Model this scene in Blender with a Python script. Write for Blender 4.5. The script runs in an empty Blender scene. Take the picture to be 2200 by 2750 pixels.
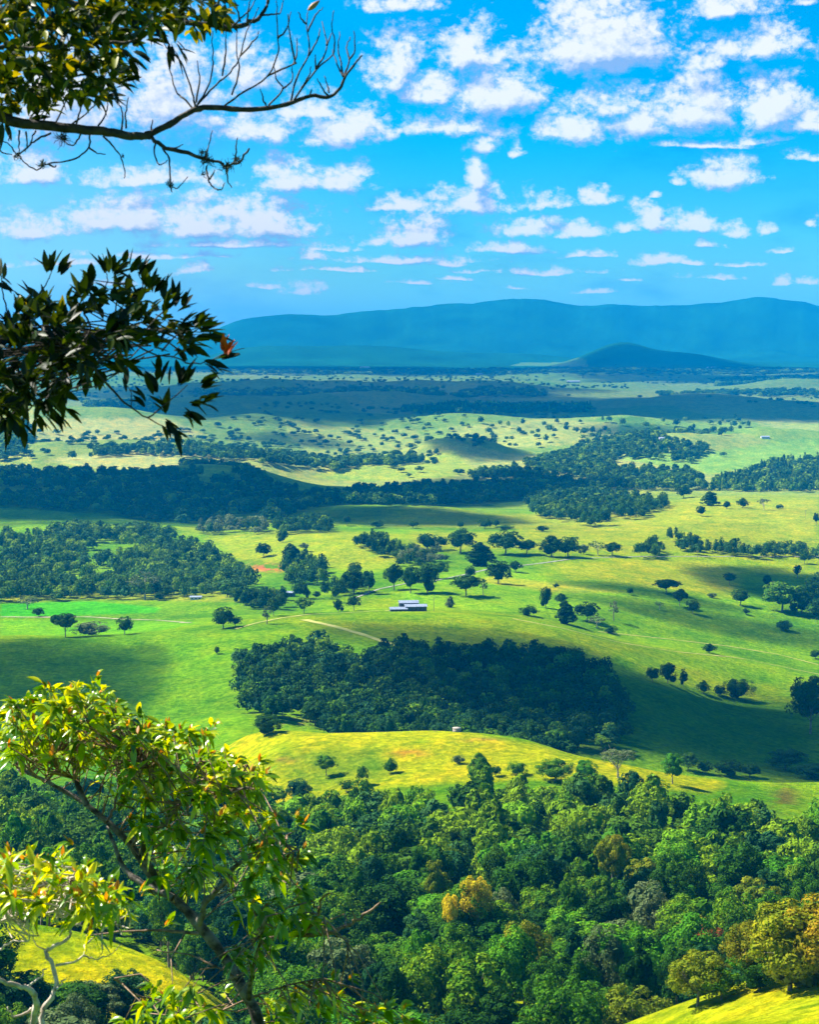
import bpy, math, random
import numpy as np
from mathutils import Vector
random.seed(4); RNG = np.random.default_rng(7)
S = bpy.context.scene

# ------------------------------------------------------------------ camera, sun, exposure
F, U0, VC, V0 = 4023.0, 862.5, 1078.0, 740.0       # focal length and centre in photo units (1725 x 2156)
TH = math.atan((VC - V0) / F); CAMZ = 300.0
cam_d = bpy.data.cameras.new('camera'); cam = bpy.data.objects.new('camera', cam_d); S.collection.objects.link(cam)
cam.location = (0, 0, CAMZ); cam.rotation_euler = (math.radians(90) - TH, 0, 0)
cam_d.sensor_fit = 'VERTICAL'; cam_d.sensor_height = 24.0; cam_d.lens = 24.0 * F / 2156.0
cam_d.clip_start = 0.1; cam_d.clip_end = 80000
cam_d.dof.use_dof = True; cam_d.dof.focus_distance = 900; cam_d.dof.aperture_fstop = 8.0
S.camera = cam
S.render.resolution_x, S.render.resolution_y = 820, 1024
S.view_settings.view_transform = 'Standard'; S.view_settings.look = 'None'
S.view_settings.exposure = 1.6; S.view_settings.gamma = 1.0
try:
    S.cycles.transparent_max_bounces = 16; S.cycles.volume_bounces = 1
    S.cycles.max_bounces = 6; S.cycles.transmission_bounces = 4
except Exception: pass

SUN_AZ = math.radians(-68); SUN_EL = math.radians(46)   # azimuth from +Y, negative = to the left
SUN = np.array([math.sin(SUN_AZ) * math.cos(SUN_EL), math.cos(SUN_AZ) * math.cos(SUN_EL), math.sin(SUN_EL)])
sl = bpy.data.lights.new('sun', 'SUN'); sl.energy = 4.6; sl.angle = math.radians(0.5); sl.color = (1.0, 0.95, 0.86)
so = bpy.data.objects.new('sun', sl); S.collection.objects.link(so)
so.rotation_euler = Vector(SUN).to_track_quat('Z', 'Y').to_euler(); so.location = (0, 0, 2000)

# ------------------------------------------------------------------ node helpers
class NT:
    def __init__(s, nt): s.nt = nt
    def n(s, t, **k):
        o = s.nt.nodes.new(t)
        for a, b in k.items(): setattr(o, a, b)
        return o
    def set(s, sock, v):
        if hasattr(v, 'is_output') or isinstance(v, bpy.types.NodeSocket): s.nt.links.new(v, sock)
        else: sock.default_value = v
    def m(s, op, a, b=None, c=None, clamp=False):
        o = s.n('ShaderNodeMath', operation=op, use_clamp=clamp)
        for i, v in enumerate((a, b, c)):
            if v is not None: s.set(o.inputs[i], v)
        return o.outputs[0]
    def vm(s, op, a, b=None, out=0):
        o = s.n('ShaderNodeVectorMath', operation=op)
        s.set(o.inputs[0], a)
        if b is not None: s.set(o.inputs[1], b)
        return o.outputs['Value'] if op in ('LENGTH', 'DOT_PRODUCT') else o.outputs[0]
    def mix(s, f, a, b, mode='MIX'):
        o = s.n('ShaderNodeMix', data_type='RGBA', blend_type=mode)
        s.set(o.inputs[0], f); s.set(o.inputs[6], a); s.set(o.inputs[7], b)
        return o.outputs[2]
    def ss(s, x, lo, hi, a=0.0, b=1.0):
        o = s.n('ShaderNodeMapRange', interpolation_type='SMOOTHSTEP')
        s.set(o.inputs[0], x); s.set(o.inputs[1], lo); s.set(o.inputs[2], hi); s.set(o.inputs[3], a); s.set(o.inputs[4], b)
        return o.outputs[0]
    def noise(s, vec, scale, detail=4, rough=0.5, dist=0.0, out=0):
        o = s.n('ShaderNodeTexNoise'); s.set(o.inputs['Vector'], vec)
        o.inputs['Scale'].default_value = scale; o.inputs['Detail'].default_value = detail
        o.inputs['Roughness'].default_value = rough; o.inputs['Distortion'].default_value = dist
        return o.outputs[out]
    def link(s, a, b): s.nt.links.new(a, b)

# ------------------------------------------------------------------ sky: Nishita tinted, with clouds set in world directions
def px_dir(u, v):
    cx, cy = (u - U0) / F, (VC - v) / F
    return np.array([cx, math.cos(TH) + cy * math.sin(TH), -math.sin(TH) + cy * math.cos(TH)])
def px_ang(u, v):
    d = px_dir(u, v); return math.atan2(d[0], d[1]), math.atan2(d[2], math.hypot(d[0], d[1]))
# centre u, base v, half width, height, strength
CLOUDS = [(845,25,130,45,.9),(1265,145,130,150,1.25),(1530,38,115,55,1),(1610,128,120,75,1.05),(1475,155,60,70,.95),(1692,12,45,25,.8),
 (835,205,62,165,1.0),(905,225,85,90,1.0),(990,145,85,85,1.1),(1045,235,120,95,1.15),(960,290,180,60,.9),(1018,325,52,45,.95),(1095,330,20,40,.9),
 (1200,295,68,70,1.1),(1310,250,170,105,.8),(1360,290,90,80,1.0),(1475,275,85,120,1.15),(1625,275,85,110,1.15),(1700,285,70,70,1.0),(1600,305,85,20,.8),
 (1690,342,60,25,.85),(350,290,150,240,1.0),(120,300,220,230,.95),(560,300,110,80,1.0),(720,305,120,85,1.05),(520,200,110,150,.8),(640,250,120,60,.9),(60,385,110,75,1.0),
 (610,400,70,68,1.15),(720,400,65,62,1.05),(250,490,150,85,1.05),(420,500,130,90,1.15),(560,500,110,85,1.15),(60,500,110,70,.95),(500,522,260,30,.9),
 (1000,395,36,58,1.2),(990,450,85,70,1.1),(850,450,95,45,.95),(1150,440,65,45,.95),(1258,435,44,45,1.05),(870,520,75,70,1.15),(790,520,60,25,.9),
 (1110,495,85,42,1.05),(1215,500,80,35,.95),(1380,490,52,60,1.1),(1460,490,50,48,1.0),(1330,495,60,30,.85),(1542,492,30,34,1.0),(1605,490,26,30,1.0),
 (1535,395,68,62,1.15),(1437,390,20,28,.95),(1380,417,18,18,.9),(1718,475,22,28,1.0),(650,550,42,34,1.0),(420,577,58,28,.9),(640,622,62,34,.85),
 (860,555,190,22,.9),(1150,580,170,20,.85),(1080,532,100,26,.95),(1385,560,68,26,1.0),(1490,520,50,18,.9),(1638,602,32,26,.95),(1702,602,28,20,.95),
 (330,545,260,20,.8),(120,560,150,18,.75),(1000,575,70,14,.8),(1560,560,40,14,.8),(1660,530,40,14,.8),(700,575,120,16,.8),(960,590,60,10,.7),
 (1250,620,60,14,.8),(880,600,80,14,.8),(1500,590,60,14,.85),(1080,612,50,10,.75),(560,610,70,14,.75),(1330,596,50,12,.8),(250,600,120,16,.75),(1450,560,40,16,.9),(1240,545,60,20,.9),(930,560,60,24,.9),(300,395,230,50,.85),(1480,315,220,22,.75),(680,530,110,18,.8)]
def build_world():
    w = bpy.data.worlds.new('World'); S.world = w; w.use_nodes = True
    w.node_tree.nodes.clear(); N = NT(w.node_tree)
    g = bpy.data.node_groups.new('cloud_density', 'ShaderNodeTree')
    g.interface.new_socket('P', in_out='INPUT', socket_type='NodeSocketVector')
    g.interface.new_socket('D', in_out='OUTPUT', socket_type='NodeSocketFloat')
    g.interface.new_socket('B', in_out='OUTPUT', socket_type='NodeSocketFloat')
    G = NT(g); gi = G.n('NodeGroupInput'); go = G.n('NodeGroupOutput'); P = gi.outputs[0]
    Ps = G.vm('MULTIPLY', P, (1.0, 1.35, 1.0))
    wn = G.noise(Ps, 26, 3, .55, out=1)
    wv = G.vm('MULTIPLY', G.vm('SUBTRACT', wn, (.5, .5, .5)), (.030, .009, 0))
    Q = G.vm('ADD', P, wv)
    cur = None
    for (u, v, hw, h, st) in CLOUDS:
        a, e = px_ang(u, v - h * .22)
        d = G.vm('MULTIPLY', G.vm('SUBTRACT', Q, (a, e, 0)), (F / hw / 1.12, F / (h * .95), 0))
        d = G.vm('MAXIMUM', d, G.vm('MULTIPLY', d, (-1, -3.2, 0)))
        L = G.m('MULTIPLY_ADD', G.vm('LENGTH', d), -1.0, st)
        cur = L if cur is None else G.m('MAXIMUM', cur, L)
    # clouds in the rest of the sky
    sx = G.n('ShaderNodeSeparateXYZ'); G.link(P, sx.inputs[0])
    far = G.m('MAXIMUM', G.ss(G.m('ABSOLUTE', sx.outputs[0]), .24, .34), G.ss(sx.outputs[1], .20, .27))
    rest = G.m('MULTIPLY_ADD', G.noise(Ps, 7, 4, .55), 5.0, -2.75)
    cur = G.m('SUBTRACT', G.m('MAXIMUM', cur, G.m('MULTIPLY_ADD', far, 4.0, G.m('SUBTRACT', rest, 4.0))), .06)
    n1 = G.noise(Ps, 62, 9, .60, .15)
    n2 = G.noise(G.vm('MULTIPLY', P, (1.0, 1.15, 1.0)), 210, 6, .62, .2)
    D = G.m('ADD', cur, G.m('ADD', G.m('MULTIPLY', G.m('SUBTRACT', n1, .5), 2.2), G.m('MULTIPLY', G.m('SUBTRACT', n2, .5), 1.35)))
    G.link(D, go.inputs[0]); G.link(cur, go.inputs[1])
    tc = N.n('ShaderNodeTexCoord'); s = N.n('ShaderNodeSeparateXYZ'); N.link(tc.outputs['Generated'], s.inputs[0])
    az = N.m('ARCTAN2', s.outputs[0], s.outputs[1])
    hyp = N.m('SQRT', N.m('ADD', N.m('MULTIPLY', s.outputs[0], s.outputs[0]), N.m('MULTIPLY', s.outputs[1], s.outputs[1])))
    el = N.m('ARCTAN2', s.outputs[2], hyp)
    c = N.n('ShaderNodeCombineXYZ'); N.link(az, c.inputs[0]); N.link(el, c.inputs[1]); P = c.outputs[0]
    def dens(off):
        gn = N.n('ShaderNodeGroup'); gn.node_tree = g
        N.link(N.vm('ADD', P, off), gn.inputs[0]); return gn.outputs
    (d0, b0), (d1, b1), (d2, b2) = [tuple(q) for q in (dens((0, 0, 0)), dens((-.0030, .0040, 0)), dens((-.004, .012, 0)))]
    alpha = N.ss(d0, -.06, .75)
    alpha = N.m('MULTIPLY', alpha, N.ss(el, .014, .034))
    lit = N.m('ADD', N.m('MULTIPLY', N.m('SUBTRACT', d0, d1), .85), N.m('MULTIPLY', N.m('SUBTRACT', .50, d2), .22))
    lit = N.m('ADD', lit, N.m('MULTIPLY', N.m('SUBTRACT', b0, b2), 1.05))
    lit = N.m('ADD', lit, .50, clamp=True)
    cc = N.mix(lit, (.095, .165, .290, 1), (.335, .338, .345, 1))
    sky = N.n('ShaderNodeTexSky'); sky.sky_type = 'NISHITA'; sky.sun_disc = False
    sky.sun_elevation = SUN_EL; sky.sun_rotation = SUN_AZ; sky.air_density = 1.0; sky.dust_density = .3; sky.ozone_density = 2.0
    base = N.mix(1.0, sky.outputs[0], (.0, .43, .70, 1), 'MULTIPLY')
    pale = N.mix(1.0, sky.outputs[0], (.24, .58, .68, 1), 'MULTIPLY')
    base = N.mix(N.ss(el, .0, .12, 1, 0), base, pale)
    # thin grey-blue veils
    veil = N.m('MULTIPLY', N.ss(N.noise(N.vm('MULTIPLY', P, (1, 2.6, 1)), 9, 5, .6), .48, .72), .45)
    skyc = N.mix(1.0, base, (.075, .075, .075, 1), 'MULTIPLY')
    skyc = N.mix(veil, skyc, (.0, .095, .27, 1))
    skyc = N.mix(N.m('MULTIPLY', N.m('MULTIPLY', N.ss(az, .02, -.22), N.ss(el, .17, .02)), .45), skyc, (.20, .29, .34, 1))
    col = N.mix(alpha, skyc, cc)
    bg = N.n('ShaderNodeBackground'); N.link(col, bg.inputs[0]); bg.inputs[1].default_value = 1.0
    out = N.n('ShaderNodeOutputWorld'); N.link(bg.outputs[0], out.inputs[0])
    w.cycles.sampling_method = 'MANUAL'; w.cycles.sample_map_resolution = 256
build_world()

# ------------------------------------------------------------------ noise
def vnoise(x, y, seed=0):
    xi = np.floor(x).astype(np.int64); yi = np.floor(y).astype(np.int64)
    fx = x - xi; fy = y - yi; fx = fx * fx * (3 - 2 * fx); fy = fy * fy * (3 - 2 * fy)
    def h(i, j):
        n = (i * 374761393 + j * 668265263 + seed * 974634777) & 0xffffffff
        n = ((n ^ (n >> 13)) * 1274126177) & 0xffffffff
        return ((n ^ (n >> 16)) & 0xffff) / 65535.0
    return (h(xi, yi) * (1 - fx) + h(xi + 1, yi) * fx) * (1 - fy) + (h(xi, yi + 1) * (1 - fx) + h(xi + 1, yi + 1) * fx) * fy
def fbm(x, y, seed=0, oct=4, gain=.5):
    t = 0; a = 1; n = 0
    for k in range(oct):
        t = t + a * vnoise(x * 2 ** k + 13.7 * k, y * 2 ** k - 7.1 * k, seed + k); n += a; a *= gain
    return t / n
def sstep(x, a, b):
    t = np.clip((x - a) / (b - a), 0, 1); return t * t * (3 - 2 * t)

# ------------------------------------------------------------------ terrain height
BASE = [(1,2300),(120,2300),(240,2260),(300,2250),(390,2290),(450,2156),(480,2100),(540,2000),(605,1900),(680,1800),(770,1700),(870,1610),(1000,1560),(1200,1475),(1500,1340),(1800,1240),(2200,1150),
        (2700,1075),(3300,1015),(4000,960),(5000,905),(6000,870),(7500,835),(9000,808),(11000,786),(13500,768),(17000,757),(24000,747),(40000,743)]
BL = np.log([b[0] for b in BASE]); BV = np.array([b[1] for b in BASE], float)
COLS = {
 -350:[(385,2330),(412,2200),(450,2010),(470,1935),(560,1930),(650,1860),(800,1750),(950,1690),(1100,1600),(1300,1450),(1450,1345),(1650,1330),(2000,1245),(2400,1165),(2700,1120),(3000,1070),(3300,1020),(3600,990)],
 0:[(385,2330),(412,2240),(435,2110),(456,2010),(475,1946),(510,1955),(570,1960),(650,1880),(750,1790),(850,1740),(950,1690),(1050,1640),(1200,1500),(1350,1395),(1450,1345),(1540,1338),(1650,1330),(1800,1290),(2000,1252),(2200,1218),(2450,1160),(2700,1118),(2850,1088),(3000,1066),(3200,1030),(3400,1000),(3550,992),(3800,985),(4100,960),(4600,925),(5100,884),(5600,882)],
 240:[(385,2330),(412,2260),(440,2130),(462,2040),(480,1988),(510,1996),(570,1995),(650,1890),(750,1800),(850,1750),(950,1700),(1050,1640),(1200,1510),(1350,1400),(1460,1342),(1550,1334),(1650,1320),(1800,1285),(2000,1252),(2200,1205),(2400,1155),(2600,1125),(2800,1100),(3000,1076),(3200,1030),(3400,995),(3520,985),(3700,985),(3900,962),(4200,955),(4700,920),(5200,884),(5700,882)],
 400:[(385,2340),(412,2270),(445,2150),(475,2062),(505,2075),(560,2060),(650,1920),(750,1820),(850,1740),(950,1690),(1040,1620),(1200,1500),(1350,1390),(1470,1325),(1560,1310),(1700,1300),(1850,1265),(2000,1245),(2200,1200),(2400,1160),(2600,1130),(2800,1105),(3000,1085),(3200,1030),(3350,990),(3480,972),(3650,985),(3900,975),(4300,945),(5000,905)],
 520:[(400,2250),(440,2190),(470,2148),(500,2150),(560,2030),(650,1920),(750,1810),(850,1710),(930,1610),(990,1549),(1050,1553),(1130,1515),(1250,1430),(1380,1350),(1480,1310),(1560,1298),(1680,1292),(1850,1255),(2000,1235),(2200,1185),(2400,1150),(2600,1122),(2800,1100),(3000,1083),(3200,1045),(3350,1000),(3480,980),(3650,1005),(3900,990),(4300,950)],
 700:[(400,2280),(450,2156),(540,2010),(650,1880),(750,1780),(840,1690),(900,1620),(970,1543),(1020,1565),(1090,1560),(1180,1495),(1300,1405),(1400,1345),(1500,1305),(1590,1290),(1700,1287),(1850,1250),(2050,1205),(2300,1145),(2500,1125),(2700,1108),(2850,1085),(3000,1066),(3150,1068),(3350,1042),(3700,1022),(4000,1010),(4300,985),(4700,965),(5200,915)],
 900:[(400,2280),(450,2156),(540,2000),(650,1860),(750,1760),(840,1670),(900,1600),(960,1538),(1010,1565),(1080,1575),(1180,1510),(1300,1415),(1400,1360),(1500,1312),(1590,1288),(1680,1284),(1850,1242),(2050,1205),(2200,1175),(2400,1135),(2600,1118),(2750,1100),(2900,1072),(3000,1066),(3150,1070),(3350,1045),(3700,1022),(4000,1005),(4300,985),(4700,955),(5000,950),(5200,925)],
 1100:[(400,2270),(450,2156),(540,2000),(650,1860),(750,1750),(840,1660),(900,1600),(950,1556),(1000,1590),(1080,1600),(1180,1530),(1300,1440),(1400,1380),(1500,1330),(1580,1303),(1680,1300),(1800,1270),(2000,1222),(2200,1180),(2400,1140),(2600,1115),(2800,1100),(2950,1085),(3100,1072),(3350,1045),(3600,1025),(4000,1005),(4400,970),(4800,945)],
 1300:[(300,2240),(330,2165),(380,2230),(430,2190),(480,2100),(560,1980),(660,1860),(760,1750),(840,1670),(890,1625),(925,1606),(970,1640),(1050,1655),(1150,1570),(1270,1475),(1350,1422),(1400,1422),(1500,1375),(1580,1350),(1680,1345),(1800,1300),(1950,1250),(2100,1210),(2300,1168),(2600,1120),(2900,1085),(3200,1055),(3500,1030),(4000,990)],
 1500:[(280,2180),(325,2098),(370,2150),(430,2165),(480,2095),(560,1980),(660,1870),(760,1770),(840,1700),(900,1660),(950,1639),(1000,1665),(1080,1655),(1200,1580),(1330,1505),(1410,1473),(1470,1475),(1580,1410),(1660,1378),(1760,1360),(1880,1310),(2000,1265),(2200,1215),(2400,1168),(2600,1120),(2900,1080),(3200,1045),(3500,1032),(4000,985),(4500,945),(4800,930)],
 1725:[(270,2160),(300,2090),(335,2022),(380,2070),(430,2110),(480,2070),(560,1980),(660,1880),(760,1790),(850,1720),(920,1680),(980,1648),(1040,1665),(1120,1650),(1250,1580),(1380,1515),(1470,1492),(1600,1440),(1700,1412),(1800,1380),(1900,1335),(2000,1290),(2200,1235),(2400,1175),(2600,1125),(2900,1075),(3200,1045),(3500,1030),(4000,990),(4500,955)],
 2050:[(270,2120),(320,2010),(400,2040),(480,2040),(560,1970),(700,1850),(850,1740),(980,1660),(1120,1640),(1300,1560),(1500,1480),(1700,1400),(2000,1290),(2400,1175),(2900,1075),(3500,1030)]}
# hills further off: u, crest v, distance, half width in photo units, depth half width (log), added height (m)
HILLS = [(60,892,5200,200,.05,18),(280,962,4200,170,.04,18),(930,968,4650,110,.035,30),(740,998,4050,120,.030,20),(550,976,3900,90,.035,20),(1010,965,4700,60,.03,8),
 (1400,958,4450,120,.035,20),(1620,938,4800,150,.045,26),(960,898,5500,170,.035,24),(860,918,5050,150,.030,16),(1290,905,5500,130,.035,20),(540,912,5300,110,.035,20),(620,842,8000,240,.05,34),
 (1050,846,7800,220,.05,30),(1500,862,6700,200,.05,26),(760,872,6800,220,.04,22),(300,912,5200,120,.035,12),(1680,846,8200,140,.05,30),(1250,806,10500,150,.06,26),(420,870,6600,160,.045,24),
 (1312,717,13000,68,.05,132),(1240,750,12800,70,.04,45),(1420,742,12800,85,.045,72),(1500,750,12900,90,.045,36),(640,735,15000,150,.05,95),(800,740,15200,130,.05,75),(520,742,15000,90,.05,60),
 (950,746,15000,150,.04,50),(1120,746,15000,120,.04,50),(160,735,15500,200,.05,60),(60,965,4100,110,.05,14),(1180,930,5000,90,.03,16),(1120,1000,3900,80,.03,10)]
MTN = [(-900,700),(-500,705),(-200,715),(0,718),(150,712),(300,718),(420,712),(455,694),(500,671),(540,666),(600,661),(640,660),(700,666),(745,656),(790,653),(830,657),(870,646),(950,640),(1000,641),(1050,635),(1100,629),(1150,629),
       (1200,641),(1260,643),(1310,639),(1345,647),(1400,644),(1450,641),(1500,637),(1560,629),(1600,626),(1640,632),(1725,645),(1850,660),(2100,640),(2600,655)]
MU = np.array([m[0] for m in MTN], float); MV = np.array([m[1] for m in MTN], float)
MS = np.arange(-1000., 2800., 4.); MSV = np.interp(MS, MU, MV); MSV = np.convolve(np.pad(MSV, 12, 'edge'), np.hanning(25) / np.hanning(25).sum(), 'valid')

def pix_as(u, v):            # photo position -> (x/y, z/y)
    cx = (np.asarray(u, float) - U0) / F; cy = (VC - np.asarray(v, float)) / F
    k = math.cos(TH) + cy * math.sin(TH)
    return cx / k, (-math.sin(TH) + cy * math.cos(TH)) / k
def project(x, y, z):
    z = np.asarray(z, float) - CAMZ
    fwd = y * math.cos(TH) - z * math.sin(TH); up = y * math.sin(TH) + z * math.cos(TH)
    fwd = np.where(fwd > .01, fwd, .01)
    return U0 + F * x / fwd, VC - F * up / fwd
def base_slope(lny):
    return pix_as(U0, np.interp(lny, BL, BV))[1]
_c = []
for u, prof in COLS.items():
    for d, v in prof:
        a, s = pix_as(u, v); _c.append((float(a), math.log(d), float(s) - float(base_slope(math.log(d)))))
# anchors that hold the base profile outside the designed window
for u in (-900, -350, 0, 400, 862, 1300, 1725, 2050, 2700):
    for d in (150, 230, 7000, 10000, 16000): _c.append((float(pix_as(u, 900)[0]), math.log(d), 0.0))
for u in (-1000, 2750):
    for d in (300, 400, 550, 700, 900, 1200, 1600, 2200, 3000, 4500): _c.append((float(pix_as(u, 900)[0]), math.log(d), 0.0))
for u in (-350, 0, 240, 400, 520, 700, 900, 1100, 1300, 1500, 1725, 2050):
    for d in (5900,): _c.append((float(pix_as(u, 900)[0]), math.log(d), 0.0))
_c = np.array(_c); _n = len(_c)
def _phi(r2): return np.where(r2 > 0, r2 * np.log(r2 + 1e-20) * .5, 0)
_A = np.zeros((_n + 3, _n + 3)); _r2 = (_c[:, None, 0] - _c[None, :, 0]) ** 2 + (_c[:, None, 1] - _c[None, :, 1]) ** 2
_A[:_n, :_n] = _phi(_r2) + np.eye(_n) * 1e-5; _A[:_n, _n] = 1; _A[:_n, _n + 1:] = _c[:, :2]; _A[_n:, :_n] = _A[:_n, _n:].T
_W = np.linalg.solve(_A, np.concatenate([_c[:, 2], np.zeros(3)]))
def rbf(a, l):
    sh = a.shape; a = a.ravel(); l = l.ravel(); out = np.empty(a.size)
    for i in range(0, a.size, 20000):
        aa, ll = a[i:i + 20000, None], l[i:i + 20000, None]
        r2 = (aa - _c[None, :, 0]) ** 2 + (ll - _c[None, :, 1]) ** 2
        out[i:i + 20000] = _phi(r2) @ _W[:_n] + _W[_n] + aa[:, 0] * _W[_n + 1] + ll[:, 0] * _W[_n + 2]
    return out.reshape(sh)
def height(x, y):
    """Ground height over the whole disc (x, y arrays)."""
    x = np.asarray(x, float); y = np.asarray(y, float)
    r = np.hypot(x, y); phi = np.arctan2(x, y)
    yy = np.maximum(r * np.cos(np.clip(phi, -.9, .9)), 1.0)      # behind and beside the view the same profile runs round
    a = np.tan(np.clip(phi, -.9, .9)); ac = np.clip(a, -.27, .27)
    l = np.log(yy)
    s = base_slope(l)
    w = (1 - sstep(np.abs(a), .27, .42)) * sstep(l, math.log(200), math.log(275)) * (1 - sstep(l, math.log(5900), math.log(8000)))
    q = np.zeros_like(s); k = w > 0
    if k.any(): q[k] = rbf(ac[k], l[k])
    z = CAMZ + yy * (s + w * q)
    uu = U0 + F * a
    for (u, v, d, hw, dl, add) in HILLS:
        add = add * (1.5 if d < 9000 else 1); ax = float(pix_as(u, v)[0])
        g = np.exp(-((a - ax) / (hw / F)) ** 2 * .9 - ((l - math.log(d)) / dl) ** 2)
        z = z + add * g
    # rolling ground
    far = sstep(l, math.log(2400), math.log(4500)) * (1 - sstep(l, math.log(9000), math.log(14000)))
    z = z + far * ((fbm(x / 330, y / 420, 3, 4) - .5) * 46)
    z = z + sstep(l, math.log(800), math.log(1400)) * (fbm(x / 90, y / 110, 9, 3) - .5) * 3.2
    z = z + sstep(l, math.log(250), math.log(400)) * (fbm(x / 22, y / 26, 5, 3) - .5) * 1.3
    # mountains
    mv = np.interp(uu, MS, MSV) + (fbm(uu / 70, uu * 0 + 3, 81, 4) - .5) * 10
    crest = (V0 - mv) / F * 19500 + CAMZ
    t = sstep(l, math.log(15600), math.log(19500))
    tb = 1 - sstep(l, math.log(20500), math.log(25000))
    rg = np.clip(np.abs(fbm((x + .5 * y) / 1900, (y - .3 * x) / 3000, 21, 5, .5) - .5) * 3.4, 0, 1)
    m = (crest - z)
    z = z + t * tb * m * (1 - .35 * rg * 4 * t * (1 - t)) 
    z = z - 190 * (1 - rg) * 4 * t * (1 - t)
    near = 1 - sstep(r, 12, 60)
    z = z * (1 - near) + near * (CAMZ - 2.2 - .45 * np.maximum(yy - 3, -4) - .0 * r)
    return z
def hit(u, v, dmin=250, dmax=15000):
    """World point where the ray through photo position (u, v) meets the ground."""
    u = np.atleast_1d(np.asarray(u, float)); v = np.atleast_1d(np.asarray(v, float))
    a, s = pix_as(u, v); ys = np.exp(np.linspace(math.log(dmin), math.log(dmax), 700))
    Y = np.broadcast_to(ys[None, :], (len(u), len(ys)))
    below = (CAMZ + Y * s[:, None]) <= height(Y * a[:, None], Y)
    i = np.argmax(below, axis=1); i[~below.any(axis=1)] = len(ys) - 1
    hi = ys[i]; lo = ys[np.maximum(i - 1, 0)]
    for _ in range(7):
        md = (lo + hi) / 2; b = (CAMZ + md * s) <= height(md * a, md)
        hi = np.where(b, md, hi); lo = np.where(b, lo, md)
    return hi * a, hi, height(hi * a, hi)

# ------------------------------------------------------------------ mesh and object helpers
def link(o): S.collection.objects.link(o); return o
def mesh_np(name, V, Fq, mat=None, smooth=False, attrs=None):
    me = bpy.data.meshes.new(name); V = np.asarray(V, np.float32); Fq = np.asarray(Fq, np.int32); k = Fq.shape[1]
    me.vertices.add(len(V)); me.vertices.foreach_set('co', V.ravel())
    me.loops.add(Fq.size); me.loops.foreach_set('vertex_index', Fq.ravel())
    me.polygons.add(len(Fq)); me.polygons.foreach_set('loop_start', np.arange(0, Fq.size, k, dtype=np.int32))
    me.polygons.foreach_set('loop_total', np.full(len(Fq), k, np.int32))
    me.polygons.foreach_set('use_smooth', np.full(len(Fq), smooth, bool))
    if attrs:
        for n, (ty, arr) in attrs.items():
            at = me.attributes.new(n, ty, 'POINT')
            at.data.foreach_set('color' if ty == 'FLOAT_COLOR' else 'value', np.asarray(arr, np.float32).ravel())
    me.update(calc_edges=True)
    if mat: me.materials.append(mat)
    return me
def thing(name, label, cat, loc=(0, 0, 0), group=None, rz=0, sc=1):
    o = bpy.data.objects.new(name, None); link(o); o.location = loc; o.rotation_euler = (0, 0, rz)
    o.scale = (sc, sc, sc) if not hasattr(sc, '__len__') else sc; o.empty_display_size = 1
    return tag(o, label, cat, group)
def tag(o, label=None, cat=None, group=None, kind=None):
    if label: o['label'] = label
    if cat: o['category'] = cat
    if group: o['group'] = group
    if kind: o['kind'] = kind
    return o
def obj(name, me, parent=None, loc=None):
    o = bpy.data.objects.new(name, me); link(o)
    if parent: o.parent = parent
    if loc is not None: o.location = loc
    return o
class MB:                       # collects tubes and boxes (quads) into one mesh
    def __init__(s): s.V = []; s.Q = []; s.n = 0
    def add(s, V, Q):
        V = np.asarray(V, float); s.V.append(V); s.Q.append(np.asarray(Q, int) + s.n); s.n += len(V)
    def tube(s, pts, rad, k=6):
        P = np.asarray(pts, float); m = len(P); R = np.asarray(rad, float) * np.ones(m)
        T = np.gradient(P, axis=0); T /= (np.linalg.norm(T, axis=1)[:, None] + 1e-9)
        ref = np.array([0.31, 0.17, .93]);
        A = np.cross(T, ref); A /= (np.linalg.norm(A, axis=1)[:, None] + 1e-9); B = np.cross(T, A)
        an = np.arange(k) * 2 * math.pi / k
        V = P[:, None, :] + R[:, None, None] * (A[:, None, :] * np.cos(an)[None, :, None] + B[:, None, :] * np.sin(an)[None, :, None])
        Q = []
        for i in range(m - 1):
            for j in range(k):
                Q.append((i * k + j, i * k + (j + 1) % k, (i + 1) * k + (j + 1) % k, (i + 1) * k + j))
        V = V.reshape(-1, 3); V = np.vstack([V, P[-1:]]); e = len(V) - 1; b = (m - 1) * k
        for j in range(k): Q.append((b + j, b + (j + 1) % k, e, e))
        s.add(V, Q)
    def box(s, c, d, rz=0):
        x, y, z = [t / 2 for t in d]
        V = np.array([(i * x, j * y, k * z) for k in (-1, 1) for j in (-1, 1) for i in (-1, 1)], float)
        cr, sr = math.cos(rz), math.sin(rz); V = np.c_[V[:, 0] * cr - V[:, 1] * sr, V[:, 0] * sr + V[:, 1] * cr, V[:, 2]] + np.array(c)
        s.add(V, [(0, 2, 3, 1), (4, 5, 7, 6), (0, 1, 5, 4), (2, 6, 7, 3), (0, 4, 6, 2), (1, 3, 7, 5)])
    def mesh(s, name, mat, smooth=True):
        V = np.vstack(s.V); Q = np.vstack(s.Q)
        me = bpy.data.meshes.new(name)
        faces = [tuple(dict.fromkeys(q)) for q in Q.tolist()]
        me.from_pydata(V.tolist(), [], faces); me.materials.append(mat)
        if smooth: me.polygons.foreach_set('use_smooth', np.ones(len(faces), bool))
        return me

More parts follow.
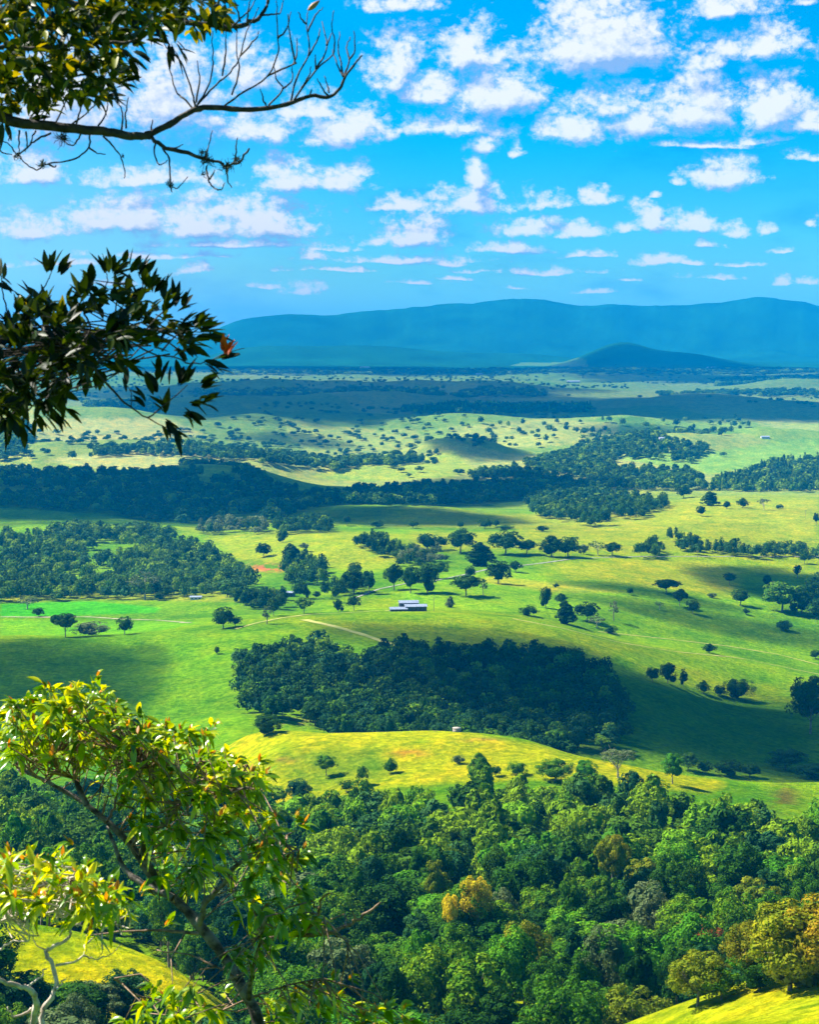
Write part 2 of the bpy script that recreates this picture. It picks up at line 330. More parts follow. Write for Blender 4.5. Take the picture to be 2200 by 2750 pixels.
# ------------------------------------------------------------------ materials
def new_mat(name):
    m = bpy.data.materials.new(name); m.use_nodes = True; m.node_tree.nodes.clear(); return m, NT(m.node_tree)
def leaf_mat(name, cols, trans=.30, rough=.75, spec=.06, scale=.25, obj_rand=True, tcol=None, oscale=None):
    """cols: 3 base colours mixed by noise, object random and the tint attribute."""
    m, N = new_mat(name)
    geo = N.n('ShaderNodeNewGeometry'); att = N.n('ShaderNodeAttribute', attribute_name='tint'); oi = N.n('ShaderNodeObjectInfo')
    n = N.noise(geo.outputs['Position'], scale, 3, .6)
    r = N.m('ADD', att.outputs['Fac'], N.m('MULTIPLY', oi.outputs['Random'], .55 if obj_rand else 0))
    r = N.m('ADD', r, N.m('MULTIPLY', N.m('SUBTRACT', n, .5), .9))
    c = N.mix(N.ss(r, .0, .55), cols[0], cols[1]); c = N.mix(N.ss(r, .55, 1.15), c, cols[2])
    p = N.n('ShaderNodeBsdfPrincipled'); N.link(c, p.inputs['Base Color']); p.inputs['Roughness'].default_value = rough
    p.inputs['Specular IOR Level'].default_value = spec
    t = N.n('ShaderNodeBsdfTranslucent'); N.link(N.mix(1.0, c, tcol or (1.5, 1.25, .5, 1), 'MULTIPLY'), t.inputs[0])
    x = N.n('ShaderNodeMixShader'); x.inputs[0].default_value = trans; N.link(p.outputs[0], x.inputs[1]); N.link(t.outputs[0], x.inputs[2])
    o = N.n('ShaderNodeOutputMaterial'); N.link(x.outputs[0], o.inputs[0]); return m
def C(r, g, b): return (r, g, b, 1)
def plain_mat(name, c1, c2=None, rough=.8, scale=3, metal=0, bump=0, detail=5):
    m, N = new_mat(name); tc = N.n('ShaderNodeTexCoord')
    n = N.noise(tc.outputs['Object'], scale, detail, .6)
    p = N.n('ShaderNodeBsdfPrincipled'); N.link(N.mix(N.ss(n, .35, .65), C(*c1), C(*(c2 or c1))), p.inputs['Base Color'])
    p.inputs['Roughness'].default_value = rough; p.inputs['Metallic'].default_value = metal
    if bump:
        b = N.n('ShaderNodeBump'); b.inputs[0].default_value = bump; b.inputs[1].default_value = .02; N.link(n, b.inputs['Height']); N.link(b.outputs[0], p.inputs['Normal'])
    o = N.n('ShaderNodeOutputMaterial'); N.link(p.outputs[0], o.inputs[0]); return m
M = {}
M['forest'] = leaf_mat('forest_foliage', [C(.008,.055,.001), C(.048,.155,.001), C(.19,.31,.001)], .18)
M['dark'] = leaf_mat('dark_foliage', [C(.004,.030,.001), C(.018,.075,.001), C(.060,.14,.002)], .14)
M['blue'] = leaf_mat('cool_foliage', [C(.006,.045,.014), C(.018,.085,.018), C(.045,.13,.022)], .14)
M['olive'] = leaf_mat('olive_foliage', [C(.06,.11,.003), C(.15,.20,.004), C(.30,.28,.005)], .2)
M['gold'] = leaf_mat('golden_foliage', [C(.28,.26,.004), C(.62,.50,.006), C(.80,.66,.02)], .2)
M['lime'] = leaf_mat('lime_foliage', [C(.02,.12,.002), C(.06,.22,.002), C(.16,.34,.003)], .16)
M['rust'] = leaf_mat('rusty_olive_foliage', [C(.07,.11,.003), C(.20,.19,.004), C(.42,.26,.008)], .2)
M['red'] = leaf_mat('reddish_foliage', [C(.06,.07,.010), C(.20,.08,.012), C(.36,.08,.02)], .3)
M['grey'] = leaf_mat('grey_green_foliage', [C(.04,.08,.02), C(.09,.14,.04), C(.18,.23,.08)], .2)
M['bark'] = plain_mat('grey_bark', (.10,.075,.05), (.30,.25,.19), .85, 1.2)
M['palebark'] = plain_mat('pale_bark', (.30,.24,.17), (.62,.54,.42), .8, 14, bump=.5)
M['darkbark'] = plain_mat('dark_bark', (.015,.012,.010), (.06,.045,.03), .85, 22, bump=.6)
M['lichen'] = plain_mat('lichen_bark', (.016,.011,.006), (.20,.17,.13), .85, 11, bump=.9)
M['brownbark'] = plain_mat('brown_twig_bark', (.09,.05,.02), (.32,.20,.11), .8, 16, bump=.4)
M['leaf_top'] = leaf_mat('overhead_leaf', [C(.006,.018,.002), C(.030,.060,.003), C(.26,.27,.006)], .40, .45, .25, 3, False, C(1.9, 1.3, .25))
M['leaf_fg'] = leaf_mat('glossy_leaf', [C(.030,.120,.001), C(.17,.33,.001), C(.55,.58,.003)], .46, .30, .6, 4, False, C(1.5, 1.2, .3))
M['leaf_new'] = leaf_mat('orange_new_leaf', [C(.50,.20,.015), C(.60,.32,.02), C(.55,.42,.03)], .4, .4, .4, 4, False, C(1.4, 1.0, .3))
M['moss'] = plain_mat('dark_moss', (.012,.016,.006), (.05,.06,.015), .9, 30)

# ------------------------------------------------------------------ terrain mesh with albedo patches
def inpoly(u, v, poly):
    r = np.zeros(u.shape, bool); n = len(poly)
    for i in range(n):
        x1, y1 = poly[i]; x2, y2 = poly[(i + 1) % n]
        if y1 == y2: continue
        c = ((y1 > v) != (y2 > v)) & (u < (x2 - x1) * (v - y1) / (y2 - y1) + x1); r ^= c
    return r
def segdist(u, v, line, vs=2.5):
    d = np.full(u.shape, 1e9)
    for (x1, y1), (x2, y2) in zip(line[:-1], line[1:]):
        dx, dy = x2 - x1, (y2 - y1) * vs; px, py = u - x1, (v - y1) * vs
        t = np.clip((px * dx + py * dy) / (dx * dx + dy * dy + 1e-9), 0, 1)
        d = np.minimum(d, np.hypot(px - t * dx, py - t * dy))
    return d
G_GREEN = np.array([.070,.200,.003]); G_LIME = np.array([.130,.280,.002]); G_YEL = np.array([.260,.310,.003]); G_DRY = np.array([.300,.290,.070]); G_DEEP = np.array([.030,.120,.010])
PATCH = [  # polygon in photo units, minimum distance, maximum distance, colour, strength, feather
 ([(430,1545),(950,1535),(1300,1605),(1520,1640),(1500,1670),(1150,1640),(900,1650),(560,1700),(430,1650)], 820, 1010, (.300,.340,.002), .95, 9),
 ([(580,1580),(800,1570),(830,1640),(620,1670)], 820, 1010, (.120,.230,.010), .8, 14),
 ([(0,1940),(300,1990),(560,2156),(0,2156)], 380, 520, (.340,.390,.002), 1, 10),
 ([(1230,2156),(1400,2110),(1620,2040),(1725,2000),(2100,1980),(2100,2156)], 255, 370, (.300,.360,.008), 1, 10),
 ([(0,1345),(450,1340),(550,1500),(520,1560),(0,1650)], 1020, 1500, (.110,.240,.008), .8, 30),
 ([(640,1305),(1080,1305),(1350,1360),(1250,1400),(900,1350),(700,1340)], 1100, 1620, (.190,.240,.012), .85, 12),
 ([(1290,1420),(1725,1480),(1725,1640),(1300,1600)], 1050, 1500, (.060,.160,.010), .8, 16),
 ([(0,1271),(200,1266),(340,1280),(330,1290),(0,1300)], 1550, 2100, (.050,.300,.010), .95, 3),
 ([(0,1250),(500,1245),(520,1268),(200,1262),(0,1268)], 1600, 2300, (.250,.270,.06), .8, 3),
 ([(0,1305),(420,1310),(300,1338),(0,1340)], 1500, 1800, (.120,.300,.012), .9, 4),
 ([(430,1130),(600,1115),(830,1125),(860,1180),(780,1200),(640,1195),(500,1180)], 2000, 2800, (.260,.290,.035), .9, 8),
 ([(860,1120),(1725,1115),(1725,1150),(1300,1165),(1100,1155),(860,1160)], 2200, 3000, (.250,.270,.040), .9, 6),
 ([(1070,1085),(1400,1060),(1725,1050),(1725,1120),(1100,1120)], 2400, 3400, (.280,.290,.065), .9, 6),
 ([(1150,1185),(1500,1180),(1560,1215),(1550,1258),(1380,1240),(1200,1215)], 1850, 2500, (.270,.280,.030), .9, 8),
 ([(840,1210),(1100,1190),(1180,1235),(1500,1262),(1725,1268),(1100,1290),(840,1280)], 1600, 2200, (.170,.310,.015), .8, 8),
 ([(1000,1222),(1040,1212),(1200,1232),(1330,1248),(1150,1245)], 1700, 2200, (.380,.310,.080), .7, 5),
 ([(640,1080),(900,1064),(1100,1085),(1220,1115),(800,1110)], 2600, 3100, (.180,.200,.030), .7, 6),
 ([(0,880),(350,880),(430,915),(330,935),(0,935)], 4300, 5600, (.300,.330,.130), .9, 4),
 ([(90,970),(250,945),(430,955),(480,975),(300,1000)], 3600, 4400, (.320,.350,.140), .9, 4),
 ([(620,1010),(760,980),(960,950),(1000,990),(900,1020)], 3900, 5200, (.240,.340,.050), .9, 4),
 ([(1270,960),(1500,950),(1725,920),(1725,960),(1500,1000)], 3800, 5400, (.160,.320,.060), .9, 4),
 ([(940,900),(1150,880),(1300,890),(1300,930),(1000,950)], 4700, 5900, (.260,.310,.100), .8, 5)]
def paint(x, y, z):
    u, v = project(x, y, z); d = np.maximum(y, 1)
    n1 = fbm(x / 60, y / 60, 31, 4)[:, None]; n2 = fbm(x / 240, y / 300, 33, 4)[:, None]
    n3 = fbm(x / 9, y / 9, 35, 3)[:, None]
    col = G_GREEN + (G_LIME - G_GREEN) * sstep(n1, .3, .7); col = col + (G_YEL - col) * sstep(n2, .52, .75) * .6
    # farther farmland: paddocks of differing colour
    farw = sstep(d, 2600, 4200)[:, None]
    cx = x * .94 + y * .18 + 60 * fbm(x / 300, y / 300, 71, 2); cy = (y * .94 - x * .18) / 2.2 + 60 * fbm(x / 300, y / 300, 73, 2)
    sz = 330.0; h = vnoise(np.floor(cx / sz) + .5, np.floor(cy / sz) + .5, 41)[:, None]; h2 = vnoise(np.floor(cx / sz) + 7.5, np.floor(cy / sz) + .5, 43)[:, None]
    pc = np.array([.14,.26,.06]) + (np.array([.30,.32,.13]) - np.array([.14,.26,.06])) * sstep(h, .2, .8)
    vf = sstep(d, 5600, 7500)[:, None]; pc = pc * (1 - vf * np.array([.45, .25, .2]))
    pc = pc + (np.array([.05,.16,.04]) - pc) * sstep(h2, .62, .7) * .7
    col = col * (1 - farw * .8) + pc * farw * .8
    wig = (fbm(x / 30, y / 40, 51, 3) - .5)
    for poly, d0, d1, c, st, fe in PATCH:
        px = np.array([p[0] for p in poly]); py = np.array([p[1] for p in poly])
        k = (u > px.min() - 40) & (u < px.max() + 40) & (v > py.min() - 40) & (v < py.max() + 40) & (y > d0) & (y < d1)
        if not k.any(): continue
        acc = np.zeros(k.sum())
        for ox, oy in ((0, 0), (1, 0), (-1, 0), (0, 1), (0, -1), (.7, .7), (-.7, .7), (.7, -.7), (-.7, -.7)):
            acc += inpoly(u[k] + (ox * 1.6 + wig[k] * 3) * fe, v[k] + (oy * .6 + wig[k]) * fe, poly)
        wgt = (acc / 9 * st)[:, None]
        c = np.array(c) * (.82 + .36 * n1[k]) * (np.array([.88, 1.04, .35]) if d0 > 1000 and d0 < 3400 else 1); col[k] = col[k] * (1 - wgt) + c * wgt
    # bare red soil and rough ground
    for (uc, vc, ru, rv, c) in ((565,1196,42,9,(.36,.10,.07)),(800,1534,30,5,(.30,.16,.10)),(905,1535,18,4,(.30,.16,.10)),(620,1520,26,7,(.30,.15,.12)),(730,1530,22,6,(.30,.16,.12)),(865,1586,40,6,(.26,.14,.03)),
                                (600,1600,20,4,(.30,.16,.04)),(1010,1558,40,4,(.30,.20,.04)),(1655,1680,30,30,(.10,.10,.02))):
        k = np.exp(-((u - uc) / ru) ** 2 - ((v - vc) / rv) ** 2) * (n3[:, 0] > .42) * (y > 800)
        k = k[:, None]; col = col * (1 - k) + np.array(c) * k
    # wooded ground beneath forests and on the mountains
    mt = np.maximum(sstep(d, 11500, 12300), 0)[:, None] * (1 - .9 * inpoly(u, v, [(1075,770),(1180,742),(1235,758),(1240,772)]) * (d < 14200))[:, None]; col = col * (1 - mt) + np.array([.010,.085,.035]) * (.55 + .9 * n2) * mt
    col = col * (.86 + .28 * n3)
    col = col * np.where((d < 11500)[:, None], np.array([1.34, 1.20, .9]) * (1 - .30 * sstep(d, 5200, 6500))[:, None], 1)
    return np.clip(col, 0, 1)
def build_terrain():
    half = np.concatenate([np.linspace(0, .245, 300), np.linspace(.26, .62, 30), np.linspace(.7, math.pi, 26)])
    ph = np.concatenate([-half[:0:-1][:-0 or None], half]); ph = ph[1:]          # -pi is dropped, the seam is closed below
    ring = np.concatenate([np.exp(np.linspace(math.log(1.5), math.log(240), 46)), np.exp(np.linspace(math.log(246), math.log(6500), 620)), np.exp(np.linspace(math.log(6600), math.log(26000), 190))])
    PH, R = np.meshgrid(ph, ring); X = (R * np.sin(PH)).ravel(); Y = (R * np.cos(PH)).ravel(); Z = height(X, Y)
    n, m = len(ring), len(ph); idx = np.arange(n * m).reshape(n, m)
    nx = np.roll(idx, -1, axis=1)
    Q = np.stack([idx[:-1], nx[:-1], nx[1:], idx[1:]], -1).reshape(-1, 4)
    V = np.c_[X, Y, Z]; col = paint(X, Y, Z)
    c4 = np.c_[col, np.ones(len(col))]
    m_, N = new_mat('pasture'); at = N.n('ShaderNodeAttribute', attribute_name='col'); geo = N.n('ShaderNodeNewGeometry'); pos = geo.outputs['Position']
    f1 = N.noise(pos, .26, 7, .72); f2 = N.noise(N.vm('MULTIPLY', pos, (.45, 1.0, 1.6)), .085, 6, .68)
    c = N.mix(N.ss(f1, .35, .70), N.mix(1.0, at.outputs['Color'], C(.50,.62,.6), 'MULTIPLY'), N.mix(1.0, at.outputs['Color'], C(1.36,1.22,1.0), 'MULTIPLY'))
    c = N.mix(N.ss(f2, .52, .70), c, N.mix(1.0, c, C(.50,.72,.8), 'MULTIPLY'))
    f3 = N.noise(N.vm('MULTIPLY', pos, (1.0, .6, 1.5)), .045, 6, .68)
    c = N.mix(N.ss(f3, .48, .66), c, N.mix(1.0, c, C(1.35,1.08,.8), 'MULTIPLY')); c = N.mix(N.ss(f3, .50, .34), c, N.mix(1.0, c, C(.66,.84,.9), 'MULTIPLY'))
    p = N.n('ShaderNodeBsdfPrincipled'); N.link(c, p.inputs['Base Color']); p.inputs['Roughness'].default_value = .9; p.inputs['Specular IOR Level'].default_value = 0
    b = N.n('ShaderNodeBump'); b.inputs[0].default_value = 1.0; b.inputs[1].default_value = 3.2
    N.link(N.m('ADD', f1, N.m('MULTIPLY', f2, .9)), b.inputs['Height']); N.link(b.outputs[0], p.inputs['Normal'])
    o = N.n('ShaderNodeOutputMaterial'); N.link(p.outputs[0], o.inputs[0])
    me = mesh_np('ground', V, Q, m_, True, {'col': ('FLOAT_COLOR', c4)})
    g = obj('ground', me); tag(g, kind='structure'); return g
build_terrain()

def ribbon(name, line, width, mat, lift=.2, kind='structure', dmin=600):
    pts = []
    for (u1, v1), (u2, v2) in zip(line[:-1], line[1:]):
        for t in np.linspace(0, 1, 14, endpoint=False): pts.append((u1 + (u2 - u1) * t, v1 + (v2 - v1) * t))
    pts.append(line[-1]); pts = np.array(pts); x, y, z = hit(pts[:, 0], pts[:, 1], dmin)
    for _ in range(2): x[1:-1] = (x[:-2] + x[1:-1] * 2 + x[2:]) / 4; y[1:-1] = (y[:-2] + y[1:-1] * 2 + y[2:]) / 4
    t = np.c_[np.gradient(x), np.gradient(y)]; t /= np.linalg.norm(t, axis=1)[:, None] + 1e-9
    V = []; w = width / 2 * (1 + .25 * (fbm(x / 12, y / 12, 91, 2) - .5) * 2)
    for k in (-1, -.33, .33, 1):
        px, py = x - t[:, 1] * w * k, y + t[:, 0] * w * k
        V.append(np.c_[px, py, height(px, py) + lift])
    V = np.stack(V, 1).reshape(-1, 3); n = len(x)
    Q = [(i * 4 + j, i * 4 + j + 1, (i + 1) * 4 + j + 1, (i + 1) * 4 + j) for i in range(n - 1) for j in range(3)]
    o = obj(name, mesh_np(name, V, Q, mat, True)); tag(o, kind=kind); return o
m_road = plain_mat('pale_gravel', (.17,.18,.11), (.32,.31,.25), .9, .12)
m_dry = plain_mat('dry_track', (.24,.28,.02), (.42,.38,.07), .95, .07)
m_mud = plain_mat('bare_bank', (.14,.20,.03), (.34,.29,.16), .95, .06)
ribbon('farm_road', [(740,1262),(800,1240),(860,1228),(917,1223),(975,1211),(1032,1198),(1090,1192),(1142,1186),(1212,1176),(1350,1172),(1500,1172),(1725,1172)], 3.2, m_road, .35)
ribbon('dirt_track', [(495,1325),(540,1312),(590,1302),(650,1294),(740,1290),(830,1285)], 3, m_dry, .3)
ribbon('grass_track', [(640,1305),(700,1318),(760,1335),(820,1355),(900,1378)], 7, m_dry, .25)
ribbon('creek_bank', [(0,1299),(90,1300),(180,1299),(260,1304),(330,1306),(400,1312)], 4, m_mud, .3)
ribbon('ridge_track', [(1080,1303),(1180,1322),(1300,1352),(1420,1372),(1560,1386),(1725,1420)], 3, m_dry, .25)
ribbon('field_track', [(1260,1330),(1400,1345),(1530,1360),(1640,1378),(1725,1400)], 2.5, m_dry, .25)

# ------------------------------------------------------------------ trees
def leaf_cloud(rng, centers, radii, n_each, size, flat=1.0, up=.25):
    """Leaf-sized rhombs on the outer side of clumps. Returns verts, quads, tint."""
    V = []; T = []
    C0 = np.mean(centers, 0)
    for c, r in zip(centers, radii):
        k = n_each; d = rng.normal(size=(k, 3)); out = (c - C0); out = out / (np.linalg.norm(out) + 1e-6)
        d += out * .8 + np.array([0, 0, up * 2]); d /= np.linalg.norm(d, axis=1)[:, None]
        p = c + d * r * rng.uniform(.72, 1.08, (k, 1)) * np.array([1, 1, flat])
        nrm = d + rng.normal(size=(k, 3)) * .30; nrm /= np.linalg.norm(nrm, axis=1)[:, None]
        a = np.cross(nrm, rng.normal(size=(k, 3))); a /= np.linalg.norm(a, axis=1)[:, None] + 1e-9; b = np.cross(nrm, a)
        s = size * rng.uniform(.6, 1.3, (k, 1))
        q = np.stack([p - a * s, p - b * s * .62, p + a * s, p + b * s * .62], 1)
        V.append(q.reshape(-1, 3)); T.append(np.repeat(np.clip(rng.normal(.30, .14, k) + rng.normal(0, .1), 0, 1), 4))
    V = np.concatenate(V); T = np.concatenate(T); Q = np.arange(len(V)).reshape(-1, 4); return V, Q, T
def blob(rng, c, r, nu=9, nv=6):
    V = []; Q = []
    for i in range(nv + 1):
        th = math.pi * i / nv
        for j in range(nu):
            ph = 2 * math.pi * j / nu; k = 1 + rng.uniform(-.12, .12)
            V.append((c[0] + r[0] * k * math.sin(th) * math.cos(ph), c[1] + r[1] * k * math.sin(th) * math.sin(ph), c[2] + r[2] * k * math.cos(th)))
    for i in range(nv):
        for j in range(nu): Q.append((i * nu + j, (i + 1) * nu + j, (i + 1) * nu + (j + 1) % nu, i * nu + (j + 1) % nu))
    return np.array(V), np.array(Q)
def crown_np(seed, kind='round', faces=2200, size=.42):
    """Unit tree: height 1 = top of crown, crown half width about w. Returns scaled to H=15."""
    rng = np.random.default_rng(seed); H = 15.0
    if kind == 'round': w, lo, n = 6.2, 2.4, 44
    elif kind == 'tall': w, lo, n = 4.6, 2.2, 38
    elif kind == 'full': w, lo, n = 6.5, .3, 44
    elif kind == 'umbrella': w, lo, n = 8.5, 6.0, 40
    elif kind == 'cone': w, lo, n = 4.0, 1.0, 34
    elif kind == 'bush': w, lo, n = 9.0, 0.0, 34
    elif kind == 'sparse': w, lo, n = 6.0, 5.0, 20
    elif kind == 'wispy': w, lo, n = 4.2, 3.0, 22
    cz = (lo + H) / 2; hz = (H - lo) / 2; cen = []; rad = []
    tries = 0
    while len(cen) < n and tries < 4000:
        tries += 1
        d = rng.normal(size=3); d /= np.linalg.norm(d)
        if kind != 'cone' and d[2] < -.55: continue
        rr = rng.uniform(.55, .86)
        if kind == 'cone':
            t = rng.uniform(0, 1); an = rng.uniform(0, 6.28); c = np.array([math.cos(an), math.sin(an), 0]) * w * (1 - t) ** .8 * .75; c[2] = lo + 1 + t * (H - lo - 1.4); r = w * (.34 - .16 * t)
        else:
            c = np.array([d[0] * w * rr, d[1] * w * rr, cz + d[2] * hz * rr]); r = w * rng.uniform(.20, .36)
            if kind == 'umbrella': r *= .75
        if any(np.linalg.norm((c - e)) < .55 * min(r, f) for e, f in zip(cen, rad)): continue
        cen.append(c); rad.append(r)
    cen = np.array(cen); rad = np.array(rad)
    lop = 1 + .18 * np.sin(np.arctan2(cen[:, 1], cen[:, 0]) * 2 + rng.uniform(0, 6)); cen[:, :2] *= lop[:, None]
    V, Q, T = leaf_cloud(rng, cen, rad, max(3, faces // len(cen)), size, .85 if kind != 'umbrella' else .5)
    if kind not in ('sparse', 'wispy') and faces >= 1300:
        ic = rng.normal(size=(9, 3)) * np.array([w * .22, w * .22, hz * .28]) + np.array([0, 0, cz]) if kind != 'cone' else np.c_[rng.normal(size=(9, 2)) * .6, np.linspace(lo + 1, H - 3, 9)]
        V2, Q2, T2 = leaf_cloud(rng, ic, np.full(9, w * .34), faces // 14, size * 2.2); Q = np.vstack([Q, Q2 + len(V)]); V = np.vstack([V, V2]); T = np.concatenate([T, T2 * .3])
    elif kind not in ('sparse', 'wispy'):
        parts = [(V, Q, T)]; k = .70
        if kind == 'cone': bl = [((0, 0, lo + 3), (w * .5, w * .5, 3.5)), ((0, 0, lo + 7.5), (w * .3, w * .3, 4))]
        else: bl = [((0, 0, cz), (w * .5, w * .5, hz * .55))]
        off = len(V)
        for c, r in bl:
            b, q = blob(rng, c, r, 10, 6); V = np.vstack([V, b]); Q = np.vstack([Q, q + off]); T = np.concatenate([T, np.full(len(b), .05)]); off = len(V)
    V[:, 2] = np.maximum(V[:, 2], -.3)
    return V, Q, T, cen
def trunk_mesh(seed, cen, mat, H=15.0, r0=.32, limbs=6, bare=0):
    rng = np.random.default_rng(seed); mb = MB(); top = np.array([rng.uniform(-.5, .5), rng.uniform(-.5, .5), H * .62])
    P = [np.array([0, 0, -1.2]), np.array([0, 0, .0]), top * np.array([.3, .3, .35]), top * np.array([.7, .7, .7]), top]
    mb.tube(P, [r0 * 1.5, r0 * 1.15, r0 * .9, r0 * .65, r0 * .35], 7)
    for c in cen[rng.choice(len(cen), min(limbs, len(cen)), replace=False)]:
        t = rng.uniform(.35, .8); s = np.array([top[0] * t, top[1] * t, top[2] * t]); mid = (s + c) / 2 + rng.normal(size=3) * .5
        mb.tube([s, mid, c * .95 + s * .05], [r0 * .45, r0 * .3, r0 * .10], 5)
        if bare:
            for _ in range(bare):
                e = c + rng.normal(size=3) * 1.6 + np.array([0, 0, .8]); mb.tube([mid * .4 + c * .6, (c + e) / 2, e], [r0 * .16, r0 * .1, r0 * .05], 4)
    return mb.mesh('trunk', mat)
PROTO = {}
def proto(kind, lod, seed):
    key = (kind, lod, seed)
    if key not in PROTO:
        f, s = {0: (5200, .29), 1: (1500, .50), 2: (340, 1.0)}[lod]
        if kind in ('sparse', 'wispy'): f = int(f * .38)
        V, Q, T, cen = crown_np(seed * 17 + hash(kind) % 1 + len(kind) * 31, kind, f, s)
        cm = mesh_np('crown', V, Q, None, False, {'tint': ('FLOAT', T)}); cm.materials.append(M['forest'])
        tm = trunk_mesh(seed + 5, cen, M['palebark' if kind == 'sparse' else 'bark'], limbs=9 if kind in ('sparse', 'wispy') else 6, bare=4 if kind in ('sparse', 'wispy') else 0)
        PROTO[key] = (cm, tm)
    return PROTO[key]
def tree(name, kind, lod, seed, loc, w, h, mat, label, cat='tree', group=None):
    """w, h in metres."""
    cm, tm = proto(kind, lod, seed)
    W = {'round':12.6,'tall':9.4,'full':13.2,'umbrella':17,'cone':8.4,'bush':18.5,'sparse':12,'wispy':8.6}[kind]
    sx = w / W; sz = h / 15.4
    t = thing(name, label, cat, loc, group, random.uniform(0, 6.28), (sx, sx * random.uniform(.9, 1.1), sz))
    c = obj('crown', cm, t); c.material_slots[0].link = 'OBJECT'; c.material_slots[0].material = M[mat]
    if kind != 'bush': obj('trunk', tm, t)
    return t

def scatter(poly, d0, d1, spacing, seed, jitter=.38, extra=None):
    """Jittered lattice of ground points whose photo position falls inside poly."""
    rng = np.random.default_rng(seed); us = [p[0] for p in poly]
    a0, a1 = (min(us) - U0) / F - .01, (max(us) - U0) / F + .01
    ys = np.arange(d0, d1, spacing * .87); P = []
    for i, yy in enumerate(ys):
        xs = np.arange(a0 * yy, a1 * yy, spacing) + (i % 2) * spacing / 2
        P.append(np.c_[xs, np.full(len(xs), yy)])
    P = np.vstack(P); P += rng.uniform(-jitter, jitter, P.shape) * spacing
    z = height(P[:, 0], P[:, 1]); u, v = project(P[:, 0], P[:, 1], z)
    fu = np.clip(P[:, 1] / 1500, .5, 2); k = inpoly(u + (fbm(P[:, 0] / 40, P[:, 1] / 60, seed, 2) - .5) * 66 / fu, v + (fbm(P[:, 0] / 35, P[:, 1] / 70, seed + 3, 2) - .5) * 26 / fu ** 2, poly); return np.c_[P[k], z[k]], u[k], v[k]

# --- the rainforest on the near slope
NF = [([(560,1795),(640,1770),(800,1745),(880,1725),(1000,1722),(1150,1702),(1300,1700),(1450,1722),(1560,1760),(1640,1790),(1760,1800),(1760,2110),(1620,2120),(1480,2175),(1300,2230),(1200,2330),(380,2330),(560,2160),(480,2090),(360,2030),(300,1990),(560,1900)], 385, 900),
      ([(-60,1715),(120,1700),(260,1690),(430,1700),(600,1730),(600,1960),(450,2040),(330,2010),(240,1990),(-60,1975)], 500, 900),
      ([(-60,2130),(120,2145),(250,2165),(340,2190),(420,2240),(560,2330),(500,2420),(-60,2420)], 372, 440)]
pts = []
for i, (poly, d0, d1) in enumerate(NF):
    p, u, v = scatter(poly, d0, d1, (13.4, 13.4, 9.5)[i], 40 + i); pts.append(np.c_[p, u, v])
pts = np.vstack(pts)
# trees that can be seen come first, by distance
pts = pts[np.argsort(pts[:, 1])]
print('near forest trees', len(pts))
def across(u):
    for lim, t in ((330, 'behind the gnarled tree'), (600, 'behind the leafy foreground tree'), (820, 'beside the leafy foreground tree'), (950, 'left of the golden flowering tree'), (1060, 'near the golden flowering tree'),
                   (1200, 'right of the golden flowering tree'), (1380, 'midway to the golden-olive tree'), (1540, 'left of the golden-olive tree')):
        if u < lim: return t
    return 'near the right edge'
def upward(v):
    for lim, t in ((1800, 'highest up'), (1900, 'high up'), (1990, 'halfway up'), (2070, 'low down'), (2150, 'very low down')):
        if v < lim: return t
    return 'at the bottom edge'
def unique(labels, depth):
    """Tell equal labels apart by which stands in front."""
    d = {}
    for i, l in enumerate(labels): d.setdefault(l, []).append(i)
    for l, ii in d.items():
        if len(ii) > 1:
            for k, i in enumerate(sorted(ii, key=lambda q: depth[q])): labels[i] = ('front ' if k == 0 else 'rear ' if k == len(ii) - 1 else ('second ', 'third ', 'fourth ', 'fifth ', 'sixth ', 'seventh ', 'eighth ', 'ninth ')[min(k - 1, 7)]) + l
    return labels
near_pts = pts[:300]; rest = pts[300:]
rng = np.random.default_rng(5)
kinds = ['round', 'tall', 'full', 'round', 'tall', 'umbrella', 'round', 'full']
LOOK = {'forest': 'mid green', 'dark': 'dark green', 'lime': 'bright lime green', 'olive': 'olive yellow-green', 'blue': 'cool blue-green', 'grey': 'grey-green'}
SHAPE = {'round': 'round-crowned', 'tall': 'tall narrow', 'full': 'bushy', 'umbrella': 'flat-topped', 'cone': 'cone-shaped', 'sparse': 'sparse', 'wispy': 'thin'}
def pick_mat(r): return 'forest' if r < .46 else 'dark' if r < .66 else 'lime' if r < .82 else 'olive' if r < .87 else 'blue' if r < .96 else 'grey'
SPEC = []
for i, (x, y, z, u, v) in enumerate(near_pts):
    k = kinds[rng.integers(len(kinds))]; mt = pick_mat(rng.random()); h = rng.uniform(10, 26) * (.72 if (v > 2130 and u < 560) else 1) * (.85 if k == 'umbrella' else 1); w = rng.uniform(9.5, 21) * (.8 if k == 'tall' else 1)
    SPEC.append((k, 1 + int(rng.integers(4)), (x, y, z), w, h, mt, '%s %s tree %s, %s' % (LOOK[mt], SHAPE[k], across(u), upward(v))))
LB = unique([q[6] for q in SPEC], [q[2][1] for q in SPEC])
for q, lb in zip(SPEC, LB): tree('rainforest_tree', q[0], 0, q[1], q[2], q[3], q[4], q[5], lb, 'tree', 'rainforest trees on the near slope')
